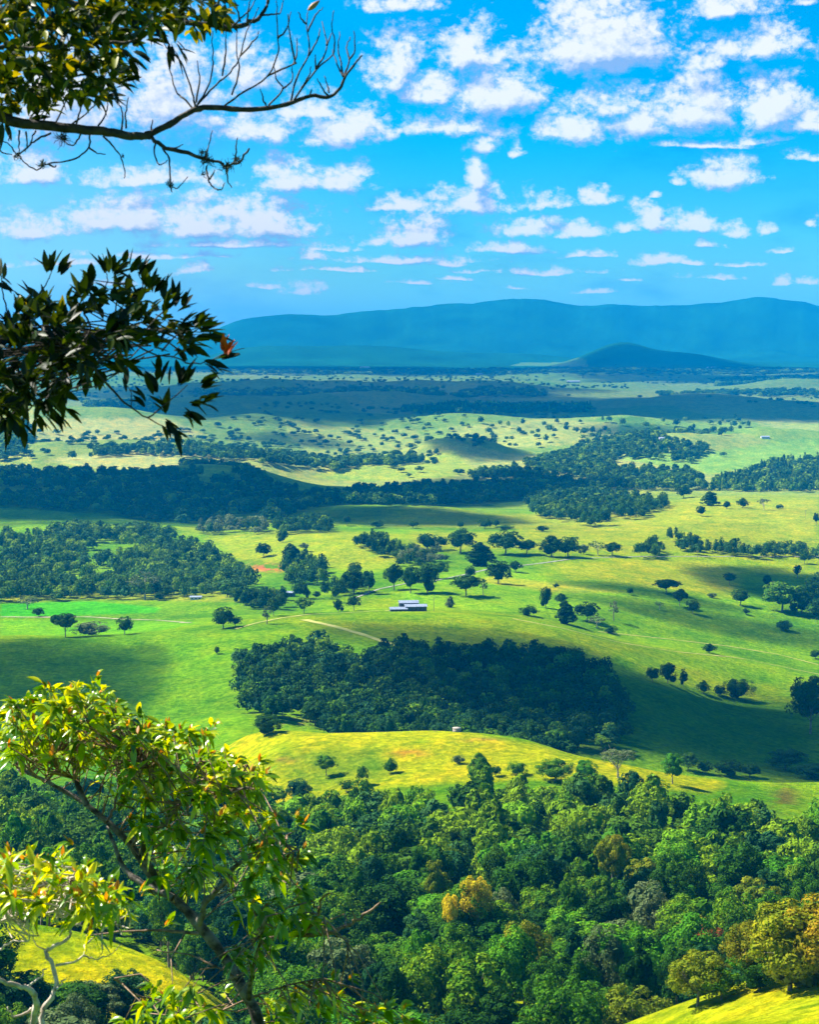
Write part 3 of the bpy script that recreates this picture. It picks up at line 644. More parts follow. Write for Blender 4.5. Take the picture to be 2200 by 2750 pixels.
def wood(name, P, seed, mats=('dark',), w=(8, 13), h=(9, 16), lod=2, kinds_=('full', 'round', 'tall'), label='', cat='forest', faces=None):
    """Many far trees as one object (stuff)."""
    rng = np.random.default_rng(seed); Vs = []; Qs = []; Ts = []; off = 0; cache = {}; mi = []
    for (x, y, z) in P:
        k = kinds_[rng.integers(len(kinds_))]; s = int(rng.integers(3)); key = (k, s)
        if key not in cache: cache[key] = crown_np(s * 13 + 77 + len(k), k, faces or {1: 1300, 2: 300, 3: 120}[lod], {1: .50, 2: 1.0, 3: 1.7}[lod])[:3]
        mi.append(np.full(len(cache[key][1]), rng.integers(len(mats)))); V, Q, T = cache[key]; an = rng.uniform(0, 6.28); sw = rng.uniform(*w) / 13; sh = rng.uniform(*h) / 15
        c, sn = math.cos(an), math.sin(an)
        W = np.c_[(V[:, 0] * c - V[:, 1] * sn) * sw + x, (V[:, 0] * sn + V[:, 1] * c) * sw + y, V[:, 2] * sh + z]
        Vs.append(W); Qs.append(Q + off); Ts.append(np.clip(T + rng.uniform(-.3, .85), 0, 1.2)); off += len(V)
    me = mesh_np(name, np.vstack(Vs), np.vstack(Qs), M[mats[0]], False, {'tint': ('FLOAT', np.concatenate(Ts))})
    for q in mats[1:]: me.materials.append(M[q])
    me.polygons.foreach_set('material_index', np.concatenate(mi).astype(np.int32))
    o = obj(name, me); tag(o, label, cat, None, 'stuff'); return o
beyond = [scatter(q, 385, 900, 15, 55 + i)[0] for i, q in enumerate(([(-700,1700),(-60,1700),(-60,1975),(-180,2330),(-700,2330)], [(1765,1790),(2300,1760),(2300,1990),(2100,2050),(1765,2100)]))]
rest = np.vstack([rest[:, :3]] + beyond)
if len(rest):
    wood('rainforest', rest[:, :3], 6, ('forest', 'forest', 'forest', 'dark', 'dark', 'lime', 'blue'), (10, 19), (10, 24), 1, ('full', 'round', 'tall', 'umbrella'), 'rest of the dense green rainforest canopy on the near slope')

# --- the dark grove in the gully behind the grass spur
GR = [(478,1392),(560,1375),(660,1372),(700,1392),(760,1400),(860,1378),(1000,1382),(1130,1392),(1230,1420),(1290,1445),(1305,1500),(1300,1580),(1240,1600),(1100,1610),(900,1590),(720,1572),(690,1535),(600,1525),(520,1500),(490,1450)]
gp, gu, gv = scatter(GR, 1060, 1500, 11.5, 61); order = np.argsort(gp[:, 1]); gp, gu, gv = gp[order], gu[order], gv[order]
print('grove', len(gp))
ng = min(len(gp), 110)
SPEC = []
for i in range(ng):
    k = ('full', 'round', 'tall', 'full')[rng.integers(4)]; mt = ('dark', 'dark', 'blue', 'forest')[rng.integers(4)]
    side = ('left end', 'left part', 'centre', 'right part', 'right end')[int(np.clip((gu[i] - 480) / 165, 0, 4))]
    row = 'front row' if gp[i][1] < 1130 else 'second row' if gp[i][1] < 1180 else 'back'
    SPEC.append((k, 1 + int(rng.integers(4)), tuple(gp[i]), rng.uniform(10, 16), rng.uniform(11, 19), mt, '%s %s tree in the shaded grove, %s, %s' % (LOOK[mt], SHAPE[k], side, row)))
LB = unique([q[6] for q in SPEC], [q[2][1] for q in SPEC])
for q, lb in zip(SPEC, LB): tree('grove_tree', q[0], 1, q[1], q[2], q[3], q[4], q[5], lb, 'tree', 'trees of the shaded grove')
wood('grove', gp[ng:], 8, ('dark', 'dark', 'blue', 'forest'), (10, 15), (11, 17), 2, ('full', 'round', 'tall'), 'upper part of the shaded grove on the hillside behind the grass spur', 'grove')

# --- farther woods
WOODS = [
 ('left_forest', [(-30,1140),(60,1135),(120,1120),(350,1130),(430,1170),(520,1215),(545,1240),(430,1258),(330,1262),(220,1262),(-30,1268)], 1850, 2750, 15, 'dark', 2, 'dense green forest patch on the left hill beyond the lit paddock'),
 ('hill', [(-30,1000),(150,1000),(300,1005),(400,985),(500,985),(570,1020),(640,1045),(900,1030),(1250,1025),(1310,1050),(1200,1085),(1100,1062),(900,1066),(700,1064),(600,1095),(400,1110),(180,1080),(-30,1064)], 2750, 3900, 17, 'blue', 3, 'dark forested hill and wooded valley lying in cloud shadow'),
 ('mid', [(1110,1060),(1250,1042),(1400,1066),(1400,1098),(1250,1112),(1120,1090)], 2400, 3500, 15, 'dark', 2, 'rounded clump of woodland at the foot of the shaded valley'),
 ('belt', [(130,958),(300,940),(430,945),(520,957),(620,962),(700,982),(720,974),(820,970),(890,962),(885,978),(780,987),(700,994),(620,985),(520,974),(420,966),(300,958),(150,970)], 3500, 5000, 17, 'blue', 3, 'long belt of trees between pale rolling paddocks on the left'),
 ('copse', [(990,1005),(1130,975),(1240,935),(1350,915),(1500,945),(1450,975),(1300,965),(1270,990),(1460,995),(1480,1035),(1350,1035),(1200,1025),(1000,1008)], 3400, 5400, 17, 'dark', 3, 'broad dark woodland spread over the hills right of centre'),
 ('plant', [(1480,1034),(1540,1005),(1640,975),(1760,965),(1760,1036)], 3200, 4600, 16, 'dark', 3, 'dark plantation wood at the right edge above the lit paddock'),
 ('row', [(1388,1145),(1430,1135),(1480,1155),(1600,1158),(1760,1168),(1760,1176),(1340,1176)], 2150, 2650, 11, 'dark', 2, 'long tree belt along the farm road at the right'),
 ('farm', [(498,1265),(620,1255),(720,1255),(720,1268),(610,1275),(590,1290),(510,1293)], 1500, 2050, 9.5, 'dark', 1, 'dense dark clump of trees beside the farm track left of the white house'),
 ('gully', [(592,1190),(650,1180),(690,1205),(685,1238),(600,1240)], 1750, 2400, 11, 'blue', 2, 'blue-green trees in the gully below the red soil cutting'),
 ('hedge', [(570,1112),(690,1105),(697,1124),(580,1128)], 2300, 3000, 12, 'blue', 2, 'compact clump of trees at the foot of the shaded wooded hill'),
 ('hedge2', [(420,1118),(470,1108),(565,1115),(560,1124),(425,1128)], 2300, 3000, 12, 'grey', 2, 'pale scrubby trees along the foot of the shaded wooded hill'),
 ('clump', [(735,1150),(800,1140),(850,1165),(868,1182),(770,1172)], 2000, 2700, 11, 'dark', 2, 'dark clump of trees on the crest of the lit paddock'),
 ('scrub', [(840,1178),(900,1166),(960,1170),(950,1190),(850,1192)], 2000, 2600, 9, 'grey', 2, 'low grey-green scrub beneath the tree row in mid valley'),
 ('strip', [(700,1240),(760,1235),(790,1245),(700,1258)], 1700, 2100, 9, 'dark', 2, 'strip of dark trees behind the farm track'),
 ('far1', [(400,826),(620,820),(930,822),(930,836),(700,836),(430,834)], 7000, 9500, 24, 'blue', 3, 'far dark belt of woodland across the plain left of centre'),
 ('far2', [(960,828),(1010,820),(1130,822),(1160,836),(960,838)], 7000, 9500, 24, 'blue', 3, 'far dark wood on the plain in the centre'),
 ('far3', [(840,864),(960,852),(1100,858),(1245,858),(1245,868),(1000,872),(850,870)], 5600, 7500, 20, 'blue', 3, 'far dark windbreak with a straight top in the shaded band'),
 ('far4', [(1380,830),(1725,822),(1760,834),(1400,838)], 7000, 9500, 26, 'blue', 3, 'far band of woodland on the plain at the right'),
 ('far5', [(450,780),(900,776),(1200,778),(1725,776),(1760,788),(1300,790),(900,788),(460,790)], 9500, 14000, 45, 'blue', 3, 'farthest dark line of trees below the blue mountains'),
 ('dots', [(950,900),(1000,886),(1160,884),(1300,890),(1560,886),(1600,905),(1500,925),(1300,925),(1120,945),(1000,940)], 4500, 6200, 58, 'dark', 3, 'single dark trees sprinkled over the pale rolling hills right of centre'),
 ('far6', [(0,900),(60,890),(60,960),(0,975)], 3500, 5500, 20, 'blue', 3, 'scattered dark trees at the far left of the pale paddocks'),
 ('far7', [(180,850),(330,848),(330,878),(190,880)], 5600, 7500, 22, 'blue', 3, 'dark far wood seen through the hanging leaves'),
 ('far8', [(1500,800),(1740,796),(1740,812),(1520,815)], 8500, 11000, 34, 'blue', 3, 'far woodland below the right end of the mountains')]
nt = 0
for i, (nm, poly, d0, d1, sp, mt, lod, lb) in enumerate(WOODS):
    p, u, v = scatter(poly, d0, d1, sp, 100 + i)
    if len(p) == 0: print('EMPTY wood', nm); continue
    if len(p) > 2600: p = p[:2600]
    nt += len(p); big = min(sp, 42 if nm != 'dots' else 15) / 11.0; p = p[np.random.default_rng(i).random(len(p)) > (.10 if nm != 'dots' else .45)]; p = p[fbm(p[:, 0] / (sp * 5), p[:, 1] / (sp * 6), 400 + i, 2) < .66]
    mt = {'dark': ('dark', 'dark', 'forest', 'blue'), 'blue': ('blue', 'blue', 'dark', 'forest'), 'grey': ('grey', 'grey', 'dark')}[mt]
    wood('woodland', p, 200 + i, mt, (7.5 * big, 15.5 * big), (9 * min(big, 1.15), 20 * min(big, 1.15)), lod, ('full', 'round', 'tall') if nm not in ('far3', 'plant') else ('cone', 'full'), lb, 'woodland')
print('stuff trees', nt)
# scattered far trees dotted over the distant farmland: one object
far_pts = []
frng = np.random.default_rng(77)
y = np.exp(frng.uniform(math.log(3900), math.log(12500), 5200)); a = frng.uniform(-.24, .24, 5200); x = a * y
dn = fbm(x / 420, y / 560, 61, 5, .6); k = dn > .605 - .085 * sstep(y, 6000, 8500) + .02 * frng.normal(size=5200); x, y = x[k], y[k]
z = height(x, y); wood('woodland', np.c_[x, y, z], 300, ('blue',), (10, 22), (7, 14), 3, ('full', 'round'), 'dark trees dotted and clumped over the distant farmland', 'woodland', 70)

# --- single trees in the paddocks: u, base v, width, height (photo units), kind, material, label
PT = [
 (137,1341,52,42,'umbrella','dark','dark spreading tree at the far left on the lit strip above the shaded hill'),
 (190,1339,66,26,'bush','grey','pale feathery shrub right of the dark spreading tree at left'),
 (262,1336,34,34,'full','dark','dark ragged tree right of the pale feathery shrub'),
 (80,1298,20,16,'full','dark','small round bush at left on the creek bank'),
 (57,1282,34,22,'sparse','grey','pale open tree at left above the creek bank'),
 (172,1249,32,28,'round','lime','light green tree at the front of the left forest'),
 (227,1258,24,26,'full','dark','dark small tree at the foot of the left forest'),
 (305,1262,46,50,'sparse','grey','tall pale bare-limbed tree at the foot of the left forest'),
 (335,1264,22,16,'full','dark','small dark bush right of the pale bare-limbed tree'),
 (470,1323,42,42,'full','dark','dark leaning tree on the hill shoulder by the dirt track'),
 (495,1319,26,20,'full','dark','smaller bush touching the dark leaning tree by the track'),
 (562,1314,20,34,'wispy','grey','thin see-through tree at the bend of the dirt track'),
 (576,1297,22,34,'round','dark','slim tree in front of the dense farm clump'),
 (640,1292,34,28,'umbrella','forest','umbrella-shaped tree right of the dense farm clump'),
 (712,1288,20,22,'round','dark','first of two small round trees left of the white house'),
 (745,1286,21,27,'round','dark','second small round tree, nearer the white house'),
 (478,1257,30,28,'full','forest','round green tree left of the dense farm clump'),
 (555,1172,27,27,'full','dark','egg-shaped dark tree alone on the lit paddock left of the red soil'),
 (595,1142,20,24,'round','forest','small green tree below the wooded clump'),
 (640,1162,20,15,'umbrella','grey','small brownish tree above the blue-green gully trees'),
 (614,1195,36,44,'tall','dark','tall dark tree at the top of the gully'),
 (747,1212,26,26,'full','dark','dark tree standing over the strip of trees'),
 (777,1252,24,44,'tall','blue','tall narrow tree at the right end of the strip of trees'),
 (745,1249,50,46,'full','dark','broad dark tree in front of the strip of trees'),
 (830,1242,33,46,'round','dark','leftmost tall tree of the group behind the white house'),
 (865,1249,31,50,'round','dark','second tall tree of the group behind the white house'),
 (900,1247,46,52,'round','dark','broadest tall tree of the group behind the white house'),
 (923,1218,36,30,'round','forest','spreading tree at the back right of the group behind the white house'),
 (982,1255,62,38,'umbrella','dark','broad low umbrella tree right of the white house'),
 (1018,1253,16,30,'wispy','forest','slender tree at the right of the broad umbrella tree'),
 (990,1218,21,23,'full','dark','small tree above the broad umbrella tree'),
 (1050,1228,42,40,'full','dark','dark leaning tree on the orange grass by the road'),
 (1086,1205,23,20,'round','dark','small round tree beside the road bend'),
 (948,1279,18,20,'cone','grey','small cone-shaped shrub right of the power pole by the house'),
 (1150,1279,21,38,'round','dark','upright tree alone in the bright paddock'),
 (1115,1296,33,19,'bush','dark','low dark bush on the hill crest right of the house'),
 (1182,1274,19,21,'round','dark','small tree behind the dark cone tree'),
 (1192,1314,42,42,'cone','dark','dark cone-shaped tree at the foot of the ridge'),
 (1237,1307,44,36,'full','dark','bushy tree right of the dark cone-shaped tree'),
 (1258,1322,30,22,'sparse','grey','half-bare grey tree in front of the bushy tree'),
 (1287,1334,24,12,'bush','dark','low shrub at the foot of the ridge right of the grey tree'),
 (1293,1307,19,38,'wispy','grey','bare pale skeleton tree in the bright paddock'),
 (1327,1252,13,13,'full','dark','tiny dark bush left of the dome tree'),
 (1172,1237,12,8,'bush','dark','tiny bush in the middle of the bright paddock'),
 (1404,1249,50,25,'umbrella','dark','dome-shaped broad tree at the edge of the olive field'),
 (1432,1277,32,29,'umbrella','dark','spreading tree below the dome-shaped tree'),
 (1460,1292,25,26,'full','dark','dark round tree right of the spreading tree'),
 (1390,1284,13,15,'sparse','grey','tiny brown half-bare tree left of the spreading tree'),
 (1537,1232,24,22,'umbrella','dark','tree at the edge of the shaded field'),
 (1560,1274,33,30,'round','dark','round tree on the fence line at right'),
 (1500,1258,18,8,'bush','grey','tiny shrub left of the round tree on the fence line'),
 (1572,1294,13,12,'full','dark','tiny tree below the round tree on the fence line'),
 (1652,1327,36,18,'bush','blue','low wide bush in the shaded paddock at right'),
 (1648,1287,66,55,'round','forest','large rounded tree at the right above the low wide bush'),
 (1690,1292,40,45,'round','dark','dark tree touching the large rounded tree at right'),
 (1722,1270,44,55,'full','dark','dark tree at the right edge behind the large rounded tree'),
 (1722,1301,48,36,'full','dark','dark bushy tree at the right edge in front'),
 (1617,1237,17,23,'round','dark','dark tree in the shaded field above the large rounded tree'),
 (1680,1217,14,24,'tall','dark','narrow tree in the shaded field at right'),
 (1695,1187,17,19,'round','dark','tree at the top of the shaded field'),
 (1495,1374,25,17,'full','dark','dark bush on the slope below the field track'),
 (1718,1387,22,17,'full','dark','dark bush at the right edge by the field track'),
 (900,1157,37,29,'round','blue','leftmost tree of the row across mid valley'),
 (930,1157,22,23,'round','blue','second tree of the row across mid valley'),
 (970,1164,52,42,'round','dark','big rounded tree in the row across mid valley'),
 (1012,1191,58,42,'cone','dark','dark pyramid of trees in front of the row'),
 (1065,1167,56,46,'full','dark','largest tree of the row across mid valley'),
 (1110,1167,34,26,'round','dark','tree right of the largest tree of the row'),
 (1162,1172,42,40,'full','dark','left half of the square dark pair by the road'),
 (1197,1172,42,40,'full','dark','right half of the square dark pair by the road'),
 (1230,1167,18,18,'round','grey','small grey tree right of the square dark pair'),
 (1260,1169,26,25,'sparse','dark','open tree by the road between two darker trees'),
 (1290,1169,32,23,'round','dark','round tree by the road left of the pole'),
 (1440,1049,25,27,'full','dark','dark tree at the end of the woodland by the blue roof'),
 (1495,1064,36,25,'cone','dark','pointed dark tree in the upper right paddock'),
 (1531,1071,14,14,'full','dark','small dark tree right of the pointed dark tree'),
 (1565,1069,19,18,'full','dark','round dark tree in the upper right paddock'),
 (1477,1087,17,19,'round','dark','small tree standing lower in the upper right paddock'),
 (1610,1074,20,21,'sparse','grey','pale tree right of the round dark tree in the upper paddock'),
 (1643,1071,14,8,'bush','dark','tiny shrub right of the pale tree in the upper paddock'),
 (1720,1107,11,24,'tall','dark','dark post-like tree at the right edge of the upper paddock'),
 (1142,1119,21,11,'bush','dark','low bush on the lit crest in mid valley'),
 (1022,1114,27,19,'full','dark','bush on the crest left of centre valley'),
 (1045,1109,13,13,'full','dark','tiny bush right of the crest bush'),
 (1063,1114,32,7,'bush','dark','flat hedge right of the crest bushes'),
 (970,1112,13,13,'full','dark','tiny tree left of the crest bush'),
 (870,1112,17,14,'full','dark','small tree in the half-shaded hill field'),
 (730,1107,15,18,'round','dark','small tree in the shaded hill field'),
 (793,1112,27,16,'full','dark','dark shrub above the clump on the lit paddock'),
 (1375,1435,30,28,'full','dark','leftmost dark tree of the line down the shaded slope'),
 (1407,1438,36,37,'round','dark','second and tallest tree of the line down the shaded slope'),
 (1440,1448,15,35,'tall','dark','narrow third tree of the line down the shaded slope'),
 (1482,1460,27,24,'full','dark','fourth tree of the line down the shaded slope'),
 (1517,1465,28,20,'full','dark','low fifth tree of the line down the shaded slope'),
 (1557,1473,60,38,'bush','dark','wide bush at the end of the line down the shaded slope'),
 (1708,1545,100,118,'round','dark','large dark tree at the right edge on the shaded hillside'),
 (1450,1622,46,38,'full','dark','dark shrub at the left of the gully row behind the spur'),
 (1486,1628,34,28,'full','dark','second dark shrub of the gully row behind the spur'),
 (1537,1634,62,34,'full','dark','widest dark shrub of the gully row behind the spur'),
 (1580,1636,50,28,'full','dark','fourth dark shrub of the gully row behind the spur'),
 (1655,1620,90,44,'full','blue','bluish thicket in the gully at right'),
 (1712,1640,80,34,'full','blue','bluish thicket at the right edge of the gully'),
 (1302,1638,70,62,'sparse','grey','bare-limbed tree on the crest of the grass spur'),
 (1417,1650,50,62,'round','lime','bright green tree on the crest of the grass spur'),
 (1012,1672,58,86,'tall','forest','tall dense green tree at the top edge of the near forest'),
 (1090,1630,44,26,'bush','forest','round green bush on the grass spur'),
 (1045,1634,26,22,'full','dark','dark bush left of the round green bush on the spur'),
 (1170,1645,80,46,'full','forest','wide green thicket on the upper forest edge'),
 (1235,1648,50,46,'round','lime','light green tree on the upper forest edge'),
 (965,1608,28,18,'bush','grey','small grey-green bush on the grass spur'),
 (687,1633,53,40,'umbrella','forest','broad tree with several trunks on the grass spur'),
 (763,1653,27,40,'round','forest','slender round tree with a visible trunk on the grass spur'),
 (822,1628,34,31,'bush','forest','dense haystack-shaped tree on the grass spur'),
 (565,1545,60,42,'full','dark','round dark bush at the lower left corner of the shaded grove'),
 (730,1668,34,26,'full','dark','dark bush below the broad tree on the spur'),
 (630,1690,60,50,'full','blue','dark rounded tree at the left end of the upper forest edge'),
 (457,1377,12,14,'full','dark','tiny bush left of the shaded grove'),
 (1665,2085,215,205,'full','olive','largest golden-olive tree at the lower right beside the grass slope'),
 (1745,2075,190,190,'round','rust','golden-olive tree cut off by the right edge'),
 (1575,2080,120,135,'round','rust','smaller golden-olive tree left of the largest one'),
 (1520,2105,90,70,'full','forest','green bush between the olive bush and the golden-olive trees'),
 (1600,2085,100,85,'full','dark','dark rounded bush at the foot of the golden-olive tree'),
 (1470,2118,130,120,'full','olive','olive bush with bare twigs at the edge of the lower right grass'),
 (1495,2075,120,120,'full','red','bush with red-tipped foliage left of the golden-olive tree'),
]
pu = np.array([t[0] for t in PT], float); pv = np.array([t[1] for t in PT], float)
px, py, pz = hit(pu, pv)
for i, (u, v, w, h, k, mt, lb) in enumerate(PT):
    sc = py[i] / F * (1.16 if v < 1480 else 1.02)
    tree('shrub' if k == 'bush' else 'tree', k, 0 if (w > 45 and v > 1340) else 1, 1 + i % 4, (px[i], py[i], pz[i]), w * sc * (1.12 if v < 1300 else 1) * (1.15 if k in ('sparse', 'wispy') else 1.0), h * sc * 1.05, mt, lb, 'shrub' if k == 'bush' else 'tree')
# flowering trees inside the rainforest (placed by canopy position)
for (u, v, d, w, h, k, mt, lb) in [
  (1005,1900,520,9.5,11,'full','gold','golden flowering tree glowing in the middle of the rainforest'),
  (948,1925,515,5,7,'full','gold','small golden tree left of the golden flowering tree'),
  (1290,1835,560,12,17,'umbrella','olive','yellow-topped tree with flat crown right of centre forest')]:
    a, s = pix_as(u, v); x = a * d; tree('flowering_tree' if mt == 'gold' else 'rainforest_tree', k, 0, 2, (x, d, CAMZ + s * d - h * .55), w, h + 4, mt, lb)

# ------------------------------------------------------------------ buildings and poles
m_white = plain_mat('white_sheet_roof', (.17,.21,.28), (.30,.34,.41), .55, .6); m_wall = plain_mat('dark_wall', (.03,.045,.06), (.07,.085,.10), .8, 2)
m_blue = plain_mat('blue_roof', (.05,.18,.55), (.08,.25,.62), .5, 2); m_cream = plain_mat('cream_wall', (.55,.50,.42), (.62,.58,.50), .8, 2)
m_conc = plain_mat('stained_concrete', (.30,.24,.18), (.46,.38,.30), .9, 2); m_glass = plain_mat('window_glass', (.02,.03,.04), (.04,.05,.06), .1, 2); m_wood = plain_mat('weathered_pole', (.12,.09,.07), (.20,.16,.12), .9, 2)
def gable(mb, c, L, W, hw, hr, over=.6, roof=False):
    """Gable block along x. roof=False gives the walls, True the roof shell."""
    x, y, z = c; l = L / 2; w = W / 2
    if not roof:
        V = [(x-l,y-w,z-1.5),(x+l,y-w,z-1.5),(x+l,y+w,z-1.5),(x-l,y+w,z-1.5),(x-l,y-w,z+hw),(x+l,y-w,z+hw),(x+l,y+w,z+hw),(x-l,y+w,z+hw),(x-l,y,z+hw+hr-.05),(x+l,y,z+hw+hr-.05)]
        mb.add(V, [(0,1,5,4),(1,2,6,5),(2,3,7,6),(3,0,4,7),(4,8,7,7),(5,6,9,9),(0,3,2,1)])
    else:
        l += over; k = hr / w; w2 = w + over; zl = z + hw - over * k
        for s in (0, .18):
            pass
        V = [(x-l,y-w2,zl+.05),(x+l,y-w2,zl+.05),(x+l,y,z+hw+hr+.05),(x-l,y,z+hw+hr+.05),(x-l,y+w2,zl+.05),(x+l,y+w2,zl+.05)]
        V += [(p[0], p[1], p[2] + .18) for p in V]
        mb.add(V, [(0,1,2,3),(3,2,5,4),(6,9,8,7),(9,10,11,8),(0,6,7,1),(4,5,11,10),(0,3,9,6),(3,4,10,9),(1,7,8,2),(2,8,11,5)])
def building(name, u, v, blocks, wall, roof, label, cat, rz=0, wins=True, s=1):
    x, y, z = [float(t[0]) for t in hit([u], [v])]; t = thing(name, label, cat, (x, y, z), None, rz, s)
    for (cx, cy, cz, L, W, hw, hr) in blocks:
        mb = MB(); gable(mb, (cx, cy, cz), L, W, hw, hr); obj('wall', mb.mesh('wall', wall, False), t)
        mb = MB(); gable(mb, (cx, cy, cz), L, W, hw, hr, roof=True); obj('roof', mb.mesh('roof', roof, False), t)
        if wins:
            n = max(2, int(L / 3.2))
            for i in range(n):
                mb = MB(); mb.box((cx - L / 2 + (i + .5) * L / n, cy - W / 2 - .04, cz + hw * .55), (1.5, .08, hw * .4)); obj('window', mb.mesh('window', m_glass, False), t)
    return t
building('farmhouse', 858, 1287, [(-8,-3,0,14,8,2.8,1.3),(7,0,0,18,9,4.4,1.4),(2,9,0,16,8,6.4,1.6)], m_wall, m_white, 'long white-roofed farmhouse with dark walls and stepped roofs on the green hill crest', 'farmhouse', .12)
building('shed', 412, 1262, [(0,0,0,11,7,2.6,.8)], m_cream, m_white, 'small white-roofed shed at the foot of the left forest', 'shed', .1)
building('shed', 607, 1256, [(0,0,0,12,8,4.2,1.0)], m_wall, m_white, 'white roof showing among the trees left of the white farmhouse', 'shed', -.2)
building('house', 1315, 1047, [(0,0,0,22,11,4.5,1.6)], m_wall, m_blue, 'house with a blue roof half hidden by woodland', 'house', -.1)
building('house', 1406, 926, [(0,0,0,38,14,4.0,2.2)], m_cream, m_white, 'long white-roofed house above the broad dark woodland', 'house', .05)
building('house', 1612, 923, [(0,0,0,20,11,4.0,2.0)], m_cream, m_white, 'white house on the green hill at far right', 'house', .05)
for i, (u, v, lb) in enumerate([(1208,806,'tiny white farm building on the far plain right of centre'),(1005,790,'tiny white building in the far plain centre'),(768,775,'tiny white building on the far plain below the mountains at left'),(1500,776,'tiny white building right of the dark cone hill'),(870,786,'tiny white shed on the far plain left of centre'),(660,784,'tiny pale building by the far tree line')]):
    building('farm_building', u, v, [(0,0,0,60,25,7,3.5)], m_cream, m_white, lb, 'building', .1 * i, False)
# concrete tank hut on the spur
x, y, z = [float(t[0]) for t in hit([962], [1541])]
t = thing('water_tank', 'small round concrete water tank with flat lid on the crest of the grass spur', 'water tank', (x, y, z))
mb = MB(); an = np.linspace(0, 2 * math.pi, 25)[:-1]
def ringbox(mb, r, z0, z1):
    V = [(r * math.cos(a), r * math.sin(a), z0) for a in an] + [(r * math.cos(a), r * math.sin(a), z1) for a in an] + [(0, 0, z1), (0, 0, z0)]
    n = len(an); Q = [(i, (i + 1) % n, n + (i + 1) % n, n + i) for i in range(n)] + [(n + i, n + (i + 1) % n, 2 * n, 2 * n) for i in range(n)] + [((i + 1) % n, i, 2 * n + 1, 2 * n + 1) for i in range(n)]
    mb.add(V, Q)
ringbox(mb, 2.0, -.6, 1.9); obj('tank_wall', mb.mesh('tank_wall', m_conc), t)
mb = MB(); ringbox(mb, 2.2, 1.91, 2.15); obj('lid', mb.mesh('lid', plain_mat('pale_concrete', (.30,.25,.19), (.42,.36,.28), .9, 2)), t)
mb = MB(); mb.tube([(2.12, -.5, -.3), (2.12, -.5, 1.0), (2.12, -.5, 1.85)], .07); obj('pipe', mb.mesh('pipe', m_wood), t)
for u, v, h, lb in [(914,1287,12,'timber power pole just right of the white farmhouse'),(680,1362,12,'timber power pole above the left part of the shaded grove'),(1317,1178,12,'power pole by the road left of the tree belt'),(1470,1178,12,'power pole by the road in front of the tree belt'),(1551,1056,15,'power pole in the upper right paddock'),(1166,1180,10,'power pole by the square dark pair of trees'),(1697,1093,14,'power pole at the right end of the upper paddock')]:
    x, y, z = [float(t[0]) for t in hit([u], [v])]; t = thing('power_pole', lb, 'power pole', (x, y, z))
    mb = MB(); mb.tube([(0, 0, -1), (0, 0, h * .5), (0, 0, h)], [.2, .17, .13]); obj('pole', mb.mesh('pole', m_wood), t)
    mb = MB(); mb.box((0, -.2, h - .8), (2.4, .14, .16)); obj('crossarm', mb.mesh('crossarm', m_wood, False), t)

# ------------------------------------------------------------------ foreground plants
def P3(u, v, d):
    a, s = pix_as(u, v); return np.array([a * d, d, CAMZ + s * d])
def leaf_np(rng, base, dirv, L, W, droop, up=(0, 0, 1)):
    """One curved, folded lance-shaped leaf: 3 x 5 grid."""
    dirv = dirv / np.linalg.norm(dirv); side = np.cross(dirv, up); side /= np.linalg.norm(side) + 1e-9; nrm = np.cross(side, dirv)
    roll = rng.normal(0, .6); side, nrm = side * math.cos(roll) + nrm * math.sin(roll), nrm * math.cos(roll) - side * math.sin(roll)
    ts = np.array([0, .12, .35, .62, .86, 1.0]); ws = np.array([.06, .55, 1.0, .88, .42, .02]) * W * .5
    V = []
    for t, w in zip(ts, ws):
        c = base + dirv * L * t + np.array([0, 0, -1.0]) * L * droop * t * t
        V += [c - side * w + nrm * w * .38, c, c + side * w + nrm * w * .38]
    Q = []
    for i in range(5): Q += [(i*3, i*3+1, i*3+4, i*3+3), (i*3+1, i*3+2, i*3+5, i*3+4)]
    return np.array(V), np.array(Q)
class Leaves:
    def __init__(s): s.V = []; s.Q = []; s.T = []; s.n = 0
    def add(s, V, Q, t): s.V.append(V); s.Q.append(Q + s.n); s.T.append(np.full(len(V), t)); s.n += len(V)
    def rosette(s, rng, base, axis, n, L, W, spread=.9, droop=.25, tint=(.2, .2)):
        axis = axis / np.linalg.norm(axis)
        for _ in range(n):
            d = axis + rng.normal(size=3) * spread * .75
            V, Q = leaf_np(rng, base + rng.normal(size=3) * L * .10, d, L * rng.uniform(.7, 1.2), W * rng.uniform(.8, 1.2), droop * rng.uniform(.3, 1.7)); s.add(V, Q, float(np.clip(rng.normal(*tint), 0, 1.1)))
    def mesh(s, name, mat): return mesh_np(name, np.vstack(s.V), np.vstack(s.Q), mat, True, {'tint': ('FLOAT', np.concatenate(s.T))})
def smooth_line(pts, d, rng, wob=.006, n=4, dd=None):
    """Photo polyline at distance d -> smooth 3-D points (Catmull-Rom) with depth wander."""
    P = np.array([P3(u, v, d if dd is None else d + dd * i / max(1, len(pts) - 1)) for i, (u, v) in enumerate(pts)])
    out = []; E = np.vstack([2 * P[0] - P[1], P, 2 * P[-1] - P[-2]])
    for i in range(1, len(E) - 2):
        for t in np.linspace(0, 1, n, endpoint=False):
            a, b, c, e = E[i-1], E[i], E[i+1], E[i+2]
            out.append(.5 * ((2*b) + (-a+c)*t + (2*a-5*b+4*c-e)*t*t + (-a+3*b-3*c+e)*t**3))
    out.append(P[-1]); out = np.array(out); out[1:-1] += rng.normal(size=out[1:-1].shape) * wob; return out
def twig(mb, pts, d, r0, r1, rng, k=6, wob=.003, dd=None):
    L = smooth_line(pts, d, rng, wob, 4, dd); n = len(L); mb.tube(L, np.linspace(r0, r1, n) * (1 + rng.normal(0, .07, n)), k); return L

